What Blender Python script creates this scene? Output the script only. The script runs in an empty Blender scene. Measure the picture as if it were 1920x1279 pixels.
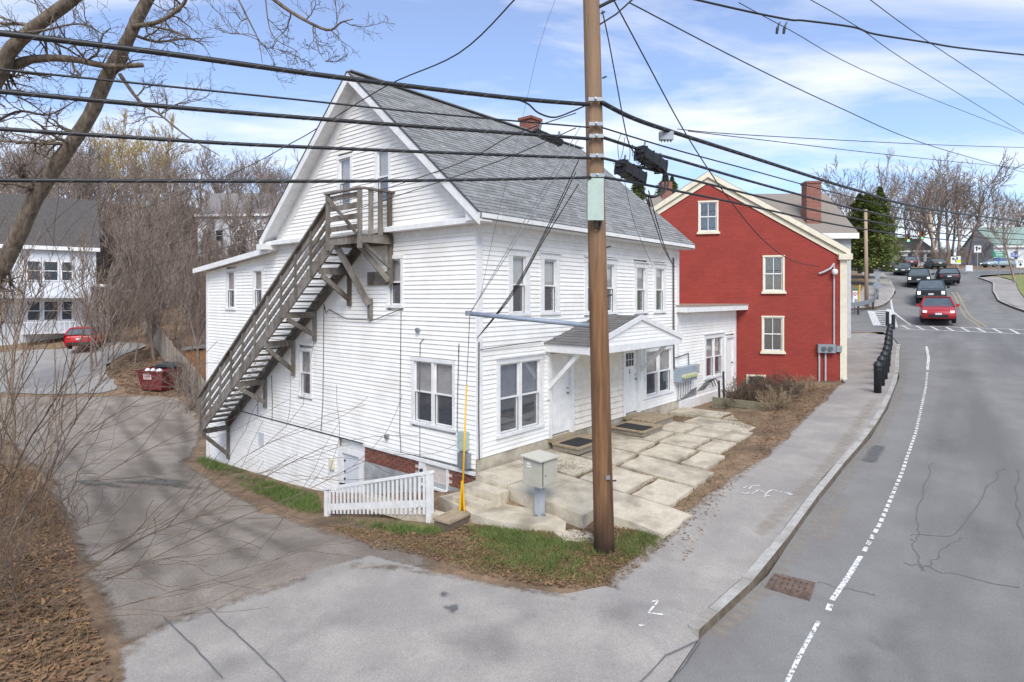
import bpy, math, random
import numpy as np
from mathutils import Vector, Matrix
from mathutils.geometry import delaunay_2d_cdt
R = math.radians
rng = random.Random(7)
scn = bpy.context.scene
col = scn.collection
# ------------------------------------------------------------------ camera, sky, sun, exposure
CAM_Z, FPX, HX, HY = 3.55, 1127.0, 960.0, 557.0     # metres, focal length in photo pixels, principal column, horizon row
cd = bpy.data.cameras.new('camera'); cam = bpy.data.objects.new('camera', cd); col.objects.link(cam)
cam.location = (0, 0, CAM_Z); cam.rotation_euler = (R(90), 0, 0)
cd.sensor_width = 36; cd.lens = FPX / 1920 * 36; cd.shift_y = -(639.5 - HY) / 1920
cd.clip_start = .1; cd.clip_end = 2000
scn.camera = cam
SUN_EL, SUN_AZ = R(46), R(176)        # azimuth measured clockwise from +Y: behind the camera, to the right
w = bpy.data.worlds.new('World'); scn.world = w; w.use_nodes = True
nt = w.node_tree; nt.nodes.clear()
def N(t, **k):
    n = nt.nodes.new(t)
    for a, b in k.items(): setattr(n, a, b)
    return n
sky = N('ShaderNodeTexSky', sky_type='NISHITA', sun_disc=False)
sky.sun_elevation = SUN_EL; sky.sun_rotation = SUN_AZ; sky.air_density = 1.0; sky.dust_density = .6; sky.ozone_density = 2.2
tc = N('ShaderNodeTexCoord'); sep = N('ShaderNodeSeparateXYZ'); nt.links.new(tc.outputs['Generated'], sep.inputs[0])
zc = N('ShaderNodeMath', operation='MAXIMUM'); nt.links.new(sep.outputs[2], zc.inputs[0]); zc.inputs[1].default_value = 0
za = N('ShaderNodeMath', operation='ADD'); nt.links.new(zc.outputs[0], za.inputs[0]); za.inputs[1].default_value = .16
dx = N('ShaderNodeMath', operation='DIVIDE'); nt.links.new(sep.outputs[0], dx.inputs[0]); nt.links.new(za.outputs[0], dx.inputs[1])
dy = N('ShaderNodeMath', operation='DIVIDE'); nt.links.new(sep.outputs[1], dy.inputs[0]); nt.links.new(za.outputs[0], dy.inputs[1])
cmb = N('ShaderNodeCombineXYZ'); nt.links.new(dx.outputs[0], cmb.inputs[0]); nt.links.new(dy.outputs[0], cmb.inputs[1])
mp = N('ShaderNodeMapping'); mp.inputs['Rotation'].default_value = (0, 0, R(-22)); mp.inputs['Scale'].default_value = (.62, 1.5, 1); mp.inputs['Location'].default_value = (1.3, .4, 0)
nt.links.new(cmb.outputs[0], mp.inputs[0])
nz = N('ShaderNodeTexNoise'); nz.inputs['Scale'].default_value = 1.25; nz.inputs['Detail'].default_value = 9; nz.inputs['Roughness'].default_value = .58; nz.inputs['Distortion'].default_value = .45
nt.links.new(mp.outputs[0], nz.inputs['Vector'])
rp = N('ShaderNodeValToRGB'); rp.color_ramp.elements[0].position = .43; rp.color_ramp.elements[1].position = .68
rp.color_ramp.elements[0].color = (.14, .14, .14, 1); rp.color_ramp.elements[1].color = (.97, .97, .97, 1)
nt.links.new(nz.outputs['Fac'], rp.inputs[0])
mixc = N('ShaderNodeMix', data_type='RGBA'); nt.links.new(rp.outputs[0], mixc.inputs[0])
SKY_K, CLOUD = .13, (5.3, 5.4, 5.65, 1)
gam = N('ShaderNodeMix', data_type='RGBA'); gam.blend_type = 'MULTIPLY'; gam.inputs[0].default_value = 1.0
gam.inputs[7].default_value = (.82, .90, 1.07, 1); nt.links.new(sky.outputs[0], gam.inputs[6])
nt.links.new(gam.outputs[2], mixc.inputs[6]); mixc.inputs[7].default_value = CLOUD
bg = N('ShaderNodeBackground'); bg.inputs[1].default_value = SKY_K; nt.links.new(mixc.outputs[2], bg.inputs[0])
wo = N('ShaderNodeOutputWorld'); nt.links.new(bg.outputs[0], wo.inputs[0])
sd = bpy.data.lights.new('sun', 'SUN'); sun = bpy.data.objects.new('sun', sd); col.objects.link(sun)
sd.energy = 2.2; sd.angle = R(30); sd.color = (1, .955, .88)
sdir = Vector((math.sin(SUN_AZ) * math.cos(SUN_EL), math.cos(SUN_AZ) * math.cos(SUN_EL), math.sin(SUN_EL)))
sun.rotation_euler = sdir.to_track_quat('Z', 'Y').to_euler(); sun.location = (0, -20, 40)
scn.view_settings.view_transform = 'Standard'; scn.view_settings.look = 'None'; scn.view_settings.gamma = 1
scn.view_settings.use_curve_mapping = False; scn.view_settings.exposure = .72

# ------------------------------------------------------------------ helpers
def lin(h):
    h = h.lstrip('#'); o = []
    for i in (0, 2, 4):
        c = int(h[i:i + 2], 16) / 255
        o.append(c / 12.92 if c <= .04045 else ((c + .055) / 1.055) ** 2.4)
    return tuple(o)
def at(px, py, Y):                       # point seen at a photo pixel, Y metres in front of the camera
    return Vector(((px - HX) / FPX * Y, Y, CAM_Z + (HY - py) / FPX * Y))
MATS = {}
def mat(name, c1, c2=None, scale=6, rough=.8, bump=0, bscale=40, metal=0, stretch=None, spec=.5, detail=6, emit=None, isl=0, lo=.35, hi=.65, c3=None, s3=.7, speck=0, ss=40, rot3=None):
    if name in MATS: return MATS[name]
    m = bpy.data.materials.new(name); MATS[name] = m; m.use_nodes = True
    t = m.node_tree; b = t.nodes['Principled BSDF']
    c1 = lin(c1) if isinstance(c1, str) else c1
    b.inputs['Roughness'].default_value = rough; b.inputs['Metallic'].default_value = metal
    b.inputs['Specular IOR Level'].default_value = spec
    L = t.links.new
    if c2 is None: b.inputs['Base Color'].default_value = (*c1, 1); src = None
    else:
        c2 = lin(c2) if isinstance(c2, str) else c2
        tcn = t.nodes.new('ShaderNodeTexCoord'); vec = tcn.outputs['Object']
        if stretch:
            mpn = t.nodes.new('ShaderNodeMapping'); mpn.inputs['Scale'].default_value = stretch; L(vec, mpn.inputs[0]); vec = mpn.outputs[0]
        n = t.nodes.new('ShaderNodeTexNoise'); n.inputs['Scale'].default_value = scale; n.inputs['Detail'].default_value = detail; n.inputs['Roughness'].default_value = .62
        L(vec, n.inputs['Vector'])
        r = t.nodes.new('ShaderNodeValToRGB'); r.color_ramp.elements[0].position = lo; r.color_ramp.elements[1].position = hi
        r.color_ramp.elements[0].color = (*c1, 1); r.color_ramp.elements[1].color = (*c2, 1); L(n.outputs['Fac'], r.inputs[0])
        out = r.outputs[0]
        if c3 is not None:
            c3 = lin(c3) if isinstance(c3, str) else c3
            n3 = t.nodes.new('ShaderNodeTexNoise'); n3.inputs['Scale'].default_value = s3; n3.inputs['Detail'].default_value = 5; 
            v3 = vec
            if rot3: m3 = t.nodes.new('ShaderNodeMapping'); m3.vector_type = 'TEXTURE'; m3.inputs['Rotation'].default_value = (0, 0, rot3[0]); m3.inputs['Scale'].default_value = (rot3[1], rot3[2], 1); L(vec, m3.inputs[0]); v3 = m3.outputs[0]
            L(v3, n3.inputs['Vector'])
            r3 = t.nodes.new('ShaderNodeValToRGB'); r3.color_ramp.elements[0].position = .48; r3.color_ramp.elements[1].position = .66; L(n3.outputs['Fac'], r3.inputs[0])
            x = t.nodes.new('ShaderNodeMix'); x.data_type = 'RGBA'; L(r3.outputs[0], x.inputs[0]); L(out, x.inputs[6]); x.inputs[7].default_value = (*c3, 1); out = x.outputs[2]
        if speck:
            n4 = t.nodes.new('ShaderNodeTexNoise'); n4.inputs['Scale'].default_value = ss; n4.inputs['Detail'].default_value = 4; n4.inputs['Roughness'].default_value = .8; L(tcn.outputs['Object'], n4.inputs['Vector'])
            m4 = t.nodes.new('ShaderNodeMapRange'); m4.inputs[1].default_value = .3; m4.inputs[2].default_value = .7; m4.inputs[3].default_value = 1 - speck; m4.inputs[4].default_value = 1 + speck; L(n4.outputs['Fac'], m4.inputs[0])
            h4 = t.nodes.new('ShaderNodeHueSaturation'); L(m4.outputs[0], h4.inputs['Value']); L(out, h4.inputs['Color']); out = h4.outputs[0]
        if isl:
            g = t.nodes.new('ShaderNodeNewGeometry'); oi = t.nodes.new('ShaderNodeObjectInfo')
            a = t.nodes.new('ShaderNodeMath'); a.operation = 'ADD'; L(g.outputs['Random Per Island'], a.inputs[0]); L(oi.outputs['Random'], a.inputs[1])
            fr = t.nodes.new('ShaderNodeMath'); fr.operation = 'FRACT'; L(a.outputs[0], fr.inputs[0])
            mr = t.nodes.new('ShaderNodeMapRange'); mr.inputs[3].default_value = 1 - isl; mr.inputs[4].default_value = 1 + isl; L(fr.outputs[0], mr.inputs[0])
            hs = t.nodes.new('ShaderNodeHueSaturation'); L(mr.outputs[0], hs.inputs['Value']); L(out, hs.inputs['Color']); out = hs.outputs[0]
        L(out, b.inputs['Base Color'])
        if bump:
            n2 = t.nodes.new('ShaderNodeTexNoise'); n2.inputs['Scale'].default_value = bscale; n2.inputs['Detail'].default_value = 5; L(vec, n2.inputs['Vector'])
            bp = t.nodes.new('ShaderNodeBump'); bp.inputs['Strength'].default_value = bump; bp.inputs['Distance'].default_value = .02
            L(n2.outputs['Fac'], bp.inputs['Height']); L(bp.outputs[0], b.inputs['Normal'])
    if emit:
        b.inputs['Emission Color'].default_value = (*lin(emit[0]), 1); b.inputs['Emission Strength'].default_value = emit[1]
    return m
def glassmat(name, tint=.75, refl=.9, rough=.03):
    if name in MATS: return MATS[name]
    m = bpy.data.materials.new(name); MATS[name] = m; m.use_nodes = True; t = m.node_tree; t.nodes.clear(); L = t.links.new
    tr = t.nodes.new('ShaderNodeBsdfTransparent'); tr.inputs[0].default_value = (tint, tint, tint * 1.02, 1)
    gl = t.nodes.new('ShaderNodeBsdfGlossy'); gl.inputs['Roughness'].default_value = rough; gl.inputs[0].default_value = (refl, refl, refl, 1)
    lw = t.nodes.new('ShaderNodeLayerWeight'); lw.inputs[0].default_value = .5; pw = t.nodes.new('ShaderNodeMath'); pw.operation = 'POWER'; L(lw.outputs['Facing'], pw.inputs[0]); pw.inputs[1].default_value = 3; fz = t.nodes.new('ShaderNodeMath'); fz.operation = 'MULTIPLY_ADD'; L(pw.outputs[0], fz.inputs[0]); fz.inputs[1].default_value = .5; fz.inputs[2].default_value = .08
    mx = t.nodes.new('ShaderNodeMixShader'); L(fz.outputs[0], mx.inputs[0]); L(tr.outputs[0], mx.inputs[1]); L(gl.outputs[0], mx.inputs[2])
    o = t.nodes.new('ShaderNodeOutputMaterial'); L(mx.outputs[0], o.inputs[0]); return m
class MB:
    def __init__(s, M=None):
        s.v = []; s.f = []; s.M = M; s.flip = bool(M is not None and M.to_3x3().determinant() < 0)
    def _p(s, p):
        p = Vector(p); return (s.M @ p)[:] if s.M is not None else p[:]
    def add(s, vs, fs):
        b = len(s.v); s.v += [s._p(p) for p in vs]
        s.f += [tuple(b + i for i in (reversed(f) if s.flip else f)) for f in fs]; return s
    def hexa(s, p):     # 8 corners: bottom loop 0-3, top loop 4-7
        return s.add(p, [(3, 2, 1, 0), (4, 5, 6, 7), (0, 1, 5, 4), (1, 2, 6, 5), (2, 3, 7, 6), (3, 0, 4, 7)])
    def box(s, x0, x1, y0, y1, z0, z1):
        if x0 > x1: x0, x1 = x1, x0
        if y0 > y1: y0, y1 = y1, y0
        if z0 > z1: z0, z1 = z1, z0
        return s.hexa([(x0, y0, z0), (x1, y0, z0), (x1, y1, z0), (x0, y1, z0), (x0, y0, z1), (x1, y0, z1), (x1, y1, z1), (x0, y1, z1)])
    def bar(s, a, b, wd, ht, up=(0, 0, 1)):      # rectangular bar from a to b
        a = Vector(a); b = Vector(b); d = (b - a).normalized(); up = Vector(up)
        sd = d.cross(up)
        if sd.length < 1e-4: sd = d.cross(Vector((0, 1, 0)))
        sd.normalize(); u2 = sd.cross(d); sd *= wd / 2; u2 *= ht / 2
        return s.hexa([a - sd - u2, a + sd - u2, b + sd - u2, b - sd - u2, a - sd + u2, a + sd + u2, b + sd + u2, b - sd + u2])
    def tube(s, pts, r, k=6, cap=True):
        pts = [Vector(p) for p in pts]; n = len(pts); rs = r if isinstance(r, (list, tuple)) else [r] * n
        vs = []; fs = []; ref = None
        for i, p in enumerate(pts):
            d = (pts[min(i + 1, n - 1)] - pts[max(i - 1, 0)]).normalized()
            if ref is None: ref = Vector((0, 0, 1)) if abs(d.z) < .9 else Vector((1, 0, 0))
            a = d.cross(ref).normalized(); b = d.cross(a).normalized(); ref = -b if False else ref
            for j in range(k):
                t = 2 * math.pi * j / k; vs.append(p + (a * math.cos(t) + b * math.sin(t)) * rs[i])
        for i in range(n - 1):
            for j in range(k): fs.append((i * k + j, i * k + (j + 1) % k, (i + 1) * k + (j + 1) % k, (i + 1) * k + j))
        if cap: fs.append(tuple(range(k))[::-1]); fs.append(tuple((n - 1) * k + j for j in range(k)))
        return s.add(vs, fs)
    def cyl(s, c, r, h, k=16, r2=None, axis='z'):
        c = Vector(c); d = {'x': Vector((1, 0, 0)), 'y': Vector((0, 1, 0)), 'z': Vector((0, 0, 1))}[axis]
        return s.tube([c, c + d * h], [r, r if r2 is None else r2], k)
    def lathe(s, c, prof, k=14):
        c = Vector(c); vs = []; fs = []; n = len(prof)
        for (r, z) in prof:
            for j in range(k):
                t = 2 * math.pi * j / k; vs.append(c + Vector((r * math.cos(t), r * math.sin(t), z)))
        for i in range(n - 1):
            for j in range(k): fs.append((i * k + j, i * k + (j + 1) % k, (i + 1) * k + (j + 1) % k, (i + 1) * k + j))
        fs.append(tuple(range(k))[::-1]); fs.append(tuple((n - 1) * k + j for j in range(k)))
        return s.add(vs, fs)
    def prism(s, poly, z0, z1):          # poly in xy
        n = len(poly); vs = [(x, y, z0) for x, y in poly] + [(x, y, z1) for x, y in poly]
        return s.add(vs, [tuple(range(n))[::-1], tuple(range(n, 2 * n))] + [(i, (i + 1) % n, n + (i + 1) % n, n + i) for i in range(n)])
    def slab(s, poly3, off):             # closed polygon in 3D, thickened by vector off
        n = len(poly3); off = Vector(off); vs = [Vector(p) for p in poly3]; vs = vs + [p + off for p in vs]
        return s.add(vs, [tuple(range(n))[::-1], tuple(range(n, 2 * n))] + [(i, (i + 1) % n, n + (i + 1) % n, n + i) for i in range(n)])
    def build(s, name, m, parent=None, smooth=False, loc=None):
        me = bpy.data.meshes.new(name); me.from_pydata(s.v, [], s.f); me.materials.append(m); me.update()
        if smooth: me.polygons.foreach_set('use_smooth', [True] * len(me.polygons))
        o = bpy.data.objects.new(name, me); col.objects.link(o)
        if parent is not None: o.parent = parent
        if loc is not None: o.location = loc
        return o
def raw(name, V, F, m, parent=None, smooth=False, kind=None):
    me = bpy.data.meshes.new(name); V = np.asarray(V, dtype=np.float32); F = np.asarray(F, dtype=np.int32); k = F.shape[1]
    me.vertices.add(len(V)); me.vertices.foreach_set('co', V.ravel()); me.loops.add(F.size); me.loops.foreach_set('vertex_index', F.ravel())
    me.polygons.add(len(F)); me.polygons.foreach_set('loop_start', np.arange(0, F.size, k, dtype=np.int32)); me.polygons.foreach_set('loop_total', np.full(len(F), k, dtype=np.int32))
    me.update(); me.validate(); me.materials.append(m)
    if smooth: me.polygons.foreach_set('use_smooth', [True] * len(me.polygons))
    o = bpy.data.objects.new(name, me); col.objects.link(o)
    if parent is not None: o.parent = parent
    if kind: o['kind'] = kind
    return o
def tag(o, label, cat, group=None):
    o['label'] = label; o['category'] = cat
    if group: o['group'] = group
    return o
def thing(name, label, cat, loc=(0, 0, 0), rz=0, group=None):
    o = bpy.data.objects.new(name, None); col.objects.link(o); o.location = loc; o.rotation_euler = (0, 0, rz); o.empty_display_size = .2
    return tag(o, label, cat, group)
def struct(o): o['kind'] = 'structure'; return o
def copy_tree(o, parent=None):
    c = o.copy(); col.objects.link(c)
    if parent is not None: c.parent = parent
    for ch in o.children: copy_tree(ch, c)
    return c
def text_mesh(name, body, size, m, parent, M4, ext=.003, align='CENTER'):
    cu = bpy.data.curves.new(name, 'FONT'); cu.body = body; cu.size = size; cu.align_x = align; cu.align_y = 'CENTER'; cu.extrude = ext
    o = bpy.data.objects.new(name, cu); col.objects.link(o); dg = bpy.context.evaluated_depsgraph_get()
    me = bpy.data.meshes.new_from_object(o.evaluated_get(dg)); bpy.data.objects.remove(o)
    me.materials.clear(); me.materials.append(m); o = bpy.data.objects.new(name, me); col.objects.link(o); o.parent = parent; o.matrix_local = M4; return o
def rsub(a0, a1, cuts):                  # interval minus intervals
    segs = [(a0, a1)]
    for c0, c1 in cuts:
        n = []
        for p, q in segs:
            if c1 <= p or c0 >= q: n.append((p, q)); continue
            if c0 > p + .02: n.append((p, c0))
            if c1 < q - .02: n.append((c1, q))
        segs = n
    return segs

# ------------------------------------------------------------------ materials
WHITE = mat('white_siding_paint', '#f1f0ec', '#e4e2dc', 3.0, .62, .12, 60, lo=.3, hi=.8, c3='#e3e0d9', s3=1.1, isl=.03)
TRIM = mat('white_trim_paint', '#e6e6e5', '#d6d6d4', 5, .6, .12, 50)
CREAMSID = mat('cream_siding_paint', '#e3ddd2', '#d3cabb', 4, .65, .1, 60)
BOARDW = mat('weathered_stair_wood', '#6a645e', '#8b857d', 9, .9, .35, 60, stretch=(1, 1, .35), c3='#574c42', s3=1.6, isl=.18)
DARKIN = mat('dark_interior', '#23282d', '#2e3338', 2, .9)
BLIND = mat('window_blind_cloth', '#bdbcb4', '#aeada6', 5, .85)
BLINDG = mat('grey_window_shade', '#81868b', '#8d9297', 4, .85)
SCREEN = mat('window_insect_screen', '#4a5056', '#555b61', 8, .8)
PANE = glassmat('window_glass', .95)
SHING = mat('grey_roof_shingle', '#757676', '#8f9090', 30, .95, .4, 200, isl=.24)
SHINGB = mat('brown_grey_roof_shingle', '#636160', '#7c7977', 30, .95, .4, 200, isl=.16)
REDBR = mat('red_painted_brick', '#93332f', '#a13c37', 2.5, .82, .0)
BRICK = mat('bare_red_brick', '#693a30', '#81503f', 14, .9, .3, 90, isl=.2)
MORTAR = mat('mortar', '#cfc6be', '#bdb4ac', 12, .95)
CONC = mat('weathered_concrete', '#c6bdaa', '#b1a793', 3, .93, .3, 70, c3='#938a7a', s3=1.3, speck=.2, ss=40)
CONCG = mat('grey_parged_concrete', '#a9adae', '#969a9b', 3, .93, .25, 60, c3='#7f8382', s3=1.2)
ASPH = mat('road_asphalt', '#757371', '#81807d', .9, .93, .25, 120, c3='#696866', s3=.5, speck=.3, ss=60, rot3=(R(53), 7, 1))
WALKA = mat('sidewalk_asphalt', '#8d8883', '#a09b94', 1.3, .95, .3, 120, c3='#8b8783', s3=.6, speck=.26, ss=42)
GRAV = mat('gravel_drive', '#7c7369', '#958c82', 1.1, .97, .5, 90, c3='#70675e', s3=.9, speck=.3, ss=28, rot3=(R(127), 6, 1))
LOTA = mat('lot_asphalt', '#8a8784', '#999692', 1.2, .95, .25, 200, speck=.15)
SOIL = mat('leaf_litter_soil', '#6f5a47', '#8f785f', 3.5, .97, .6, 60, c3='#5f4d3c', s3=.8, speck=.3, ss=16)
GRASSG = mat('grass_blades_green', '#4a6129', '#6d7f42', 3, .85, isl=.3)
GRASSD = mat('grass_blades_dry', '#8a7452', '#66553b', 3, .9, isl=.3)
LEAF = mat('fallen_leaves', '#6f523b', '#8f7050', 4, .9, isl=.35)
KERB = mat('granite_kerb', '#b4b2ae', '#9b9994', 9, .9, .3, 90, c3='#8b867d', s3=1.5)
PAINTW = mat('road_paint_white', '#e4e4e2', '#cfcfcd', 14, .8)
PAINTY = mat('road_paint_yellow', '#a89a76', '#8f8873', 10, .85)
SEAL = mat('crack_seal', '#5c5d5f', '#67686a', 8, .9)
METALG = mat('galvanised_metal', '#9aa0a5', '#8b9196', 8, .5, metal=.6)
DKMETAL = mat('dark_metal', '#3a3d40', '#2d3033', 6, .6)
BLACKP = mat('black_plastic', '#17181a', '#1f2022', 6, .55)
CABLE = mat('cable_black', '#1d1e21', '#26272a', 6, .5)
CABLEG = mat('cable_grey', '#55575a', '#4a4c4f', 6, .6)
POLEW = mat('pole_wood', '#61462f', '#886443', 14, .9, .9, 40, stretch=(1, 1, .06), c3='#4a3220', s3=5.0)
BARK = mat('tree_bark', '#4b4138', '#7c6f60', 16, .95, .6, 40, stretch=(1, 1, .3))
TWIG = mat('shrub_twig', '#5a4b40', '#786656', 6, .9, isl=.25)
TWIGG = mat('pale_twig', '#8d7a62', '#a69277', 6, .9, isl=.25)
BARKF = mat('far_tree_bark', '#7b6c62', '#95867b', 4, .95, isl=.15)
BARKR = mat('reddish_tree_bark', '#75685f', '#8d8077', 4, .95, isl=.15)
GOLD = mat('golden_willow_twig', '#a28a4e', '#b59d5e', 4, .9, isl=.2)
PINE = mat('pine_needles', '#596a34', '#88904c', 4, .9, isl=.35)
REDP = mat('red_car_paint', '#a3202a', '#a82530', 3, .3, spec=.6)
YEL = mat('yellow_guard_plastic', '#e0ad1e', '#d6a31a', 4, .5)
BEIGE = mat('beige_cabinet_paint', '#b4b1a4', '#aaa79a', 6, .6)
BLUEG = mat('blue_grey_pipe_paint', '#8d97a6', '#818b9a', 8, .5)
GREENB = mat('pale_green_box_paint', '#a9bab0', '#9eb0a6', 6, .55)
MATB = mat('rubber_door_mat', '#232324', '#2d2d2e', 30, .95)
WOODST = mat('weathered_step_wood', '#a2937b', '#8a7a62', 8, .9, .3, 60, stretch=(.4, 1, 1))
DUMPR = mat('dumpster_red_paint', '#611a1d', '#6e2022', 5, .6, c3='#6a2322', s3=1.5)
DKWIN = mat('far_window_dark', '#30363c', '#3b4147', 3, .3)
CREAM = mat('cream_trim_paint', '#dcd5c0', '#cfc7b0', 5, .7)
def pole_mat():
    m = POLEW.copy(); m.name = 'pole_wood_weathered'; t = m.node_tree; b = t.nodes['Principled BSDF']; L = t.links.new; src = b.inputs['Base Color'].links[0].from_socket
    tcn = t.nodes.new('ShaderNodeTexCoord'); sp = t.nodes.new('ShaderNodeSeparateXYZ'); L(tcn.outputs['Object'], sp.inputs[0]); n = t.nodes.new('ShaderNodeTexNoise'); n.inputs['Scale'].default_value = 9; mpn = t.nodes.new('ShaderNodeMapping'); mpn.inputs['Scale'].default_value = (1, 1, .12); L(tcn.outputs['Object'], mpn.inputs[0]); L(mpn.outputs[0], n.inputs['Vector'])
    prev = src
    for (z0, z1, colr, amt, ns) in ((1.0, .1, '#2a1e15', .85, 1.1), (3.8, 7.0, '#a08870', .5, 3.0)):       # creosote at the foot, sun-bleached towards the top
        a = t.nodes.new('ShaderNodeMath'); a.operation = 'MULTIPLY_ADD'; L(n.outputs['Fac'], a.inputs[0]); a.inputs[1].default_value = ns; L(sp.outputs[2], a.inputs[2])
        mr = t.nodes.new('ShaderNodeMapRange'); mr.inputs[1].default_value = z0 + ns * .5; mr.inputs[2].default_value = z1 + ns * .5; mr.inputs[4].default_value = amt; L(a.outputs[0], mr.inputs[0])
        x = t.nodes.new('ShaderNodeMix'); x.data_type = 'RGBA'; L(mr.outputs[0], x.inputs[0]); L(prev, x.inputs[6]); x.inputs[7].default_value = (*lin(colr), 1); prev = x.outputs[2]
    L(prev, b.inputs['Base Color']); return m
def faded(m, name, lo=.25, hi=.75, nscale=6, namp=1.1, strength=1.0):        # same surface, breaking up towards its edge (attribute "fade")
    m = m.copy(); m.name = name; t = m.node_tree; b = t.nodes['Principled BSDF']; L = t.links.new; out = [n for n in t.nodes if n.type == 'OUTPUT_MATERIAL'][0]
    at_ = t.nodes.new('ShaderNodeAttribute'); at_.attribute_name = 'fade'; tcn = t.nodes.new('ShaderNodeTexCoord'); n = t.nodes.new('ShaderNodeTexNoise'); n.inputs['Scale'].default_value = nscale; n.inputs['Detail'].default_value = 8; n.inputs['Roughness'].default_value = .7; L(tcn.outputs['Object'], n.inputs['Vector'])
    a = t.nodes.new('ShaderNodeMath'); a.operation = 'MULTIPLY_ADD'; L(n.outputs['Fac'], a.inputs[0]); a.inputs[1].default_value = namp; L(at_.outputs['Fac'], a.inputs[2])
    mr = t.nodes.new('ShaderNodeMapRange'); mr.interpolation_type = 'SMOOTHSTEP'; mr.inputs[1].default_value = namp * .5 + lo; mr.inputs[2].default_value = namp * .5 + hi; mr.inputs[4].default_value = strength; L(a.outputs[0], mr.inputs[0])
    tr = t.nodes.new('ShaderNodeBsdfTransparent'); mx = t.nodes.new('ShaderNodeMixShader'); L(mr.outputs[0], mx.inputs[0]); L(tr.outputs[0], mx.inputs[1]); L(b.outputs[0], mx.inputs[2]); L(mx.outputs[0], out.inputs[0]); return m
WORN = faded(PAINTW, 'worn_road_paint', -.13, .03, 16, 1.0); WORN.node_tree.nodes
GRAVF = faded(GRAV, 'gravel_drive_edge', .1, .6, 5, .9); WALKF = faded(WALKA, 'crumbling_asphalt_edge', .05, .35, 9, .7)
TRACK = faded(mat('tyre_packed_gravel', '#504a46', '#625c56', 3, .95, .3, 90, speck=.2, ss=28), 'tyre_track', .25, 1.5, 3, .9, .42)
SANDF = faded(mat('washed_sand', '#a89e90', '#9a9083', 5, .95, .2, 120, speck=.15), 'sand_wash', .35, 1.2, 5, 1.4, .6)
PITF = faded(mat('broken_gravel_pit', '#4f4c49', '#7b766f', 18, .95, .8, 60), 'pothole_gravel', .2, .9, 6, .9)
DIRTF = faded(SOIL, 'dirt_fringe', .45, 1.3, 6, 1.5, .7)
STAINF = faded(SEAL, 'oil_stain', .2, .8, 12, .8, .8)
def brickmat(name, b1, b2, b3):
    m = bpy.data.materials.new(name); MATS[name] = m; m.use_nodes = True; t = m.node_tree; b = t.nodes['Principled BSDF']; L_ = t.links.new
    tcn = t.nodes.new('ShaderNodeTexCoord'); mpn = t.nodes.new('ShaderNodeMapping'); mpn.inputs['Rotation'].default_value = (R(90), 0, 0); L_(tcn.outputs['Object'], mpn.inputs[0])
    br = t.nodes.new('ShaderNodeTexBrick'); br.inputs['Scale'].default_value = 1; br.inputs['Brick Width'].default_value = .22; br.inputs['Row Height'].default_value = .075; br.inputs['Mortar Size'].default_value = .009
    br.inputs['Color1'].default_value = (*lin(b1), 1); br.inputs['Color2'].default_value = (*lin(b2), 1); br.inputs['Mortar'].default_value = (*lin(b3), 1); L_(mpn.outputs[0], br.inputs['Vector'])
    n = t.nodes.new('ShaderNodeTexNoise'); n.inputs['Scale'].default_value = 1.2; n.inputs['Detail'].default_value = 7; L_(tcn.outputs['Object'], n.inputs['Vector'])
    mx = t.nodes.new('ShaderNodeMix'); mx.data_type = 'RGBA'; mx.blend_type = 'MULTIPLY'; rr = t.nodes.new('ShaderNodeValToRGB'); rr.color_ramp.elements[0].color = (.82, .8, .8, 1); rr.color_ramp.elements[0].position = .3; rr.color_ramp.elements[1].position = .65; L_(n.outputs['Fac'], rr.inputs[0])
    mx.inputs[0].default_value = 1; L_(br.outputs['Color'], mx.inputs[6]); L_(rr.outputs[0], mx.inputs[7]); L_(mx.outputs[2], b.inputs['Base Color'])
    bp = t.nodes.new('ShaderNodeBump'); bp.inputs['Strength'].default_value = .6; bp.inputs['Distance'].default_value = .006; bp.invert = True; L_(br.outputs['Fac'], bp.inputs['Height']); L_(bp.outputs[0], b.inputs['Normal']); b.inputs['Roughness'].default_value = .8; return m
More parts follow.
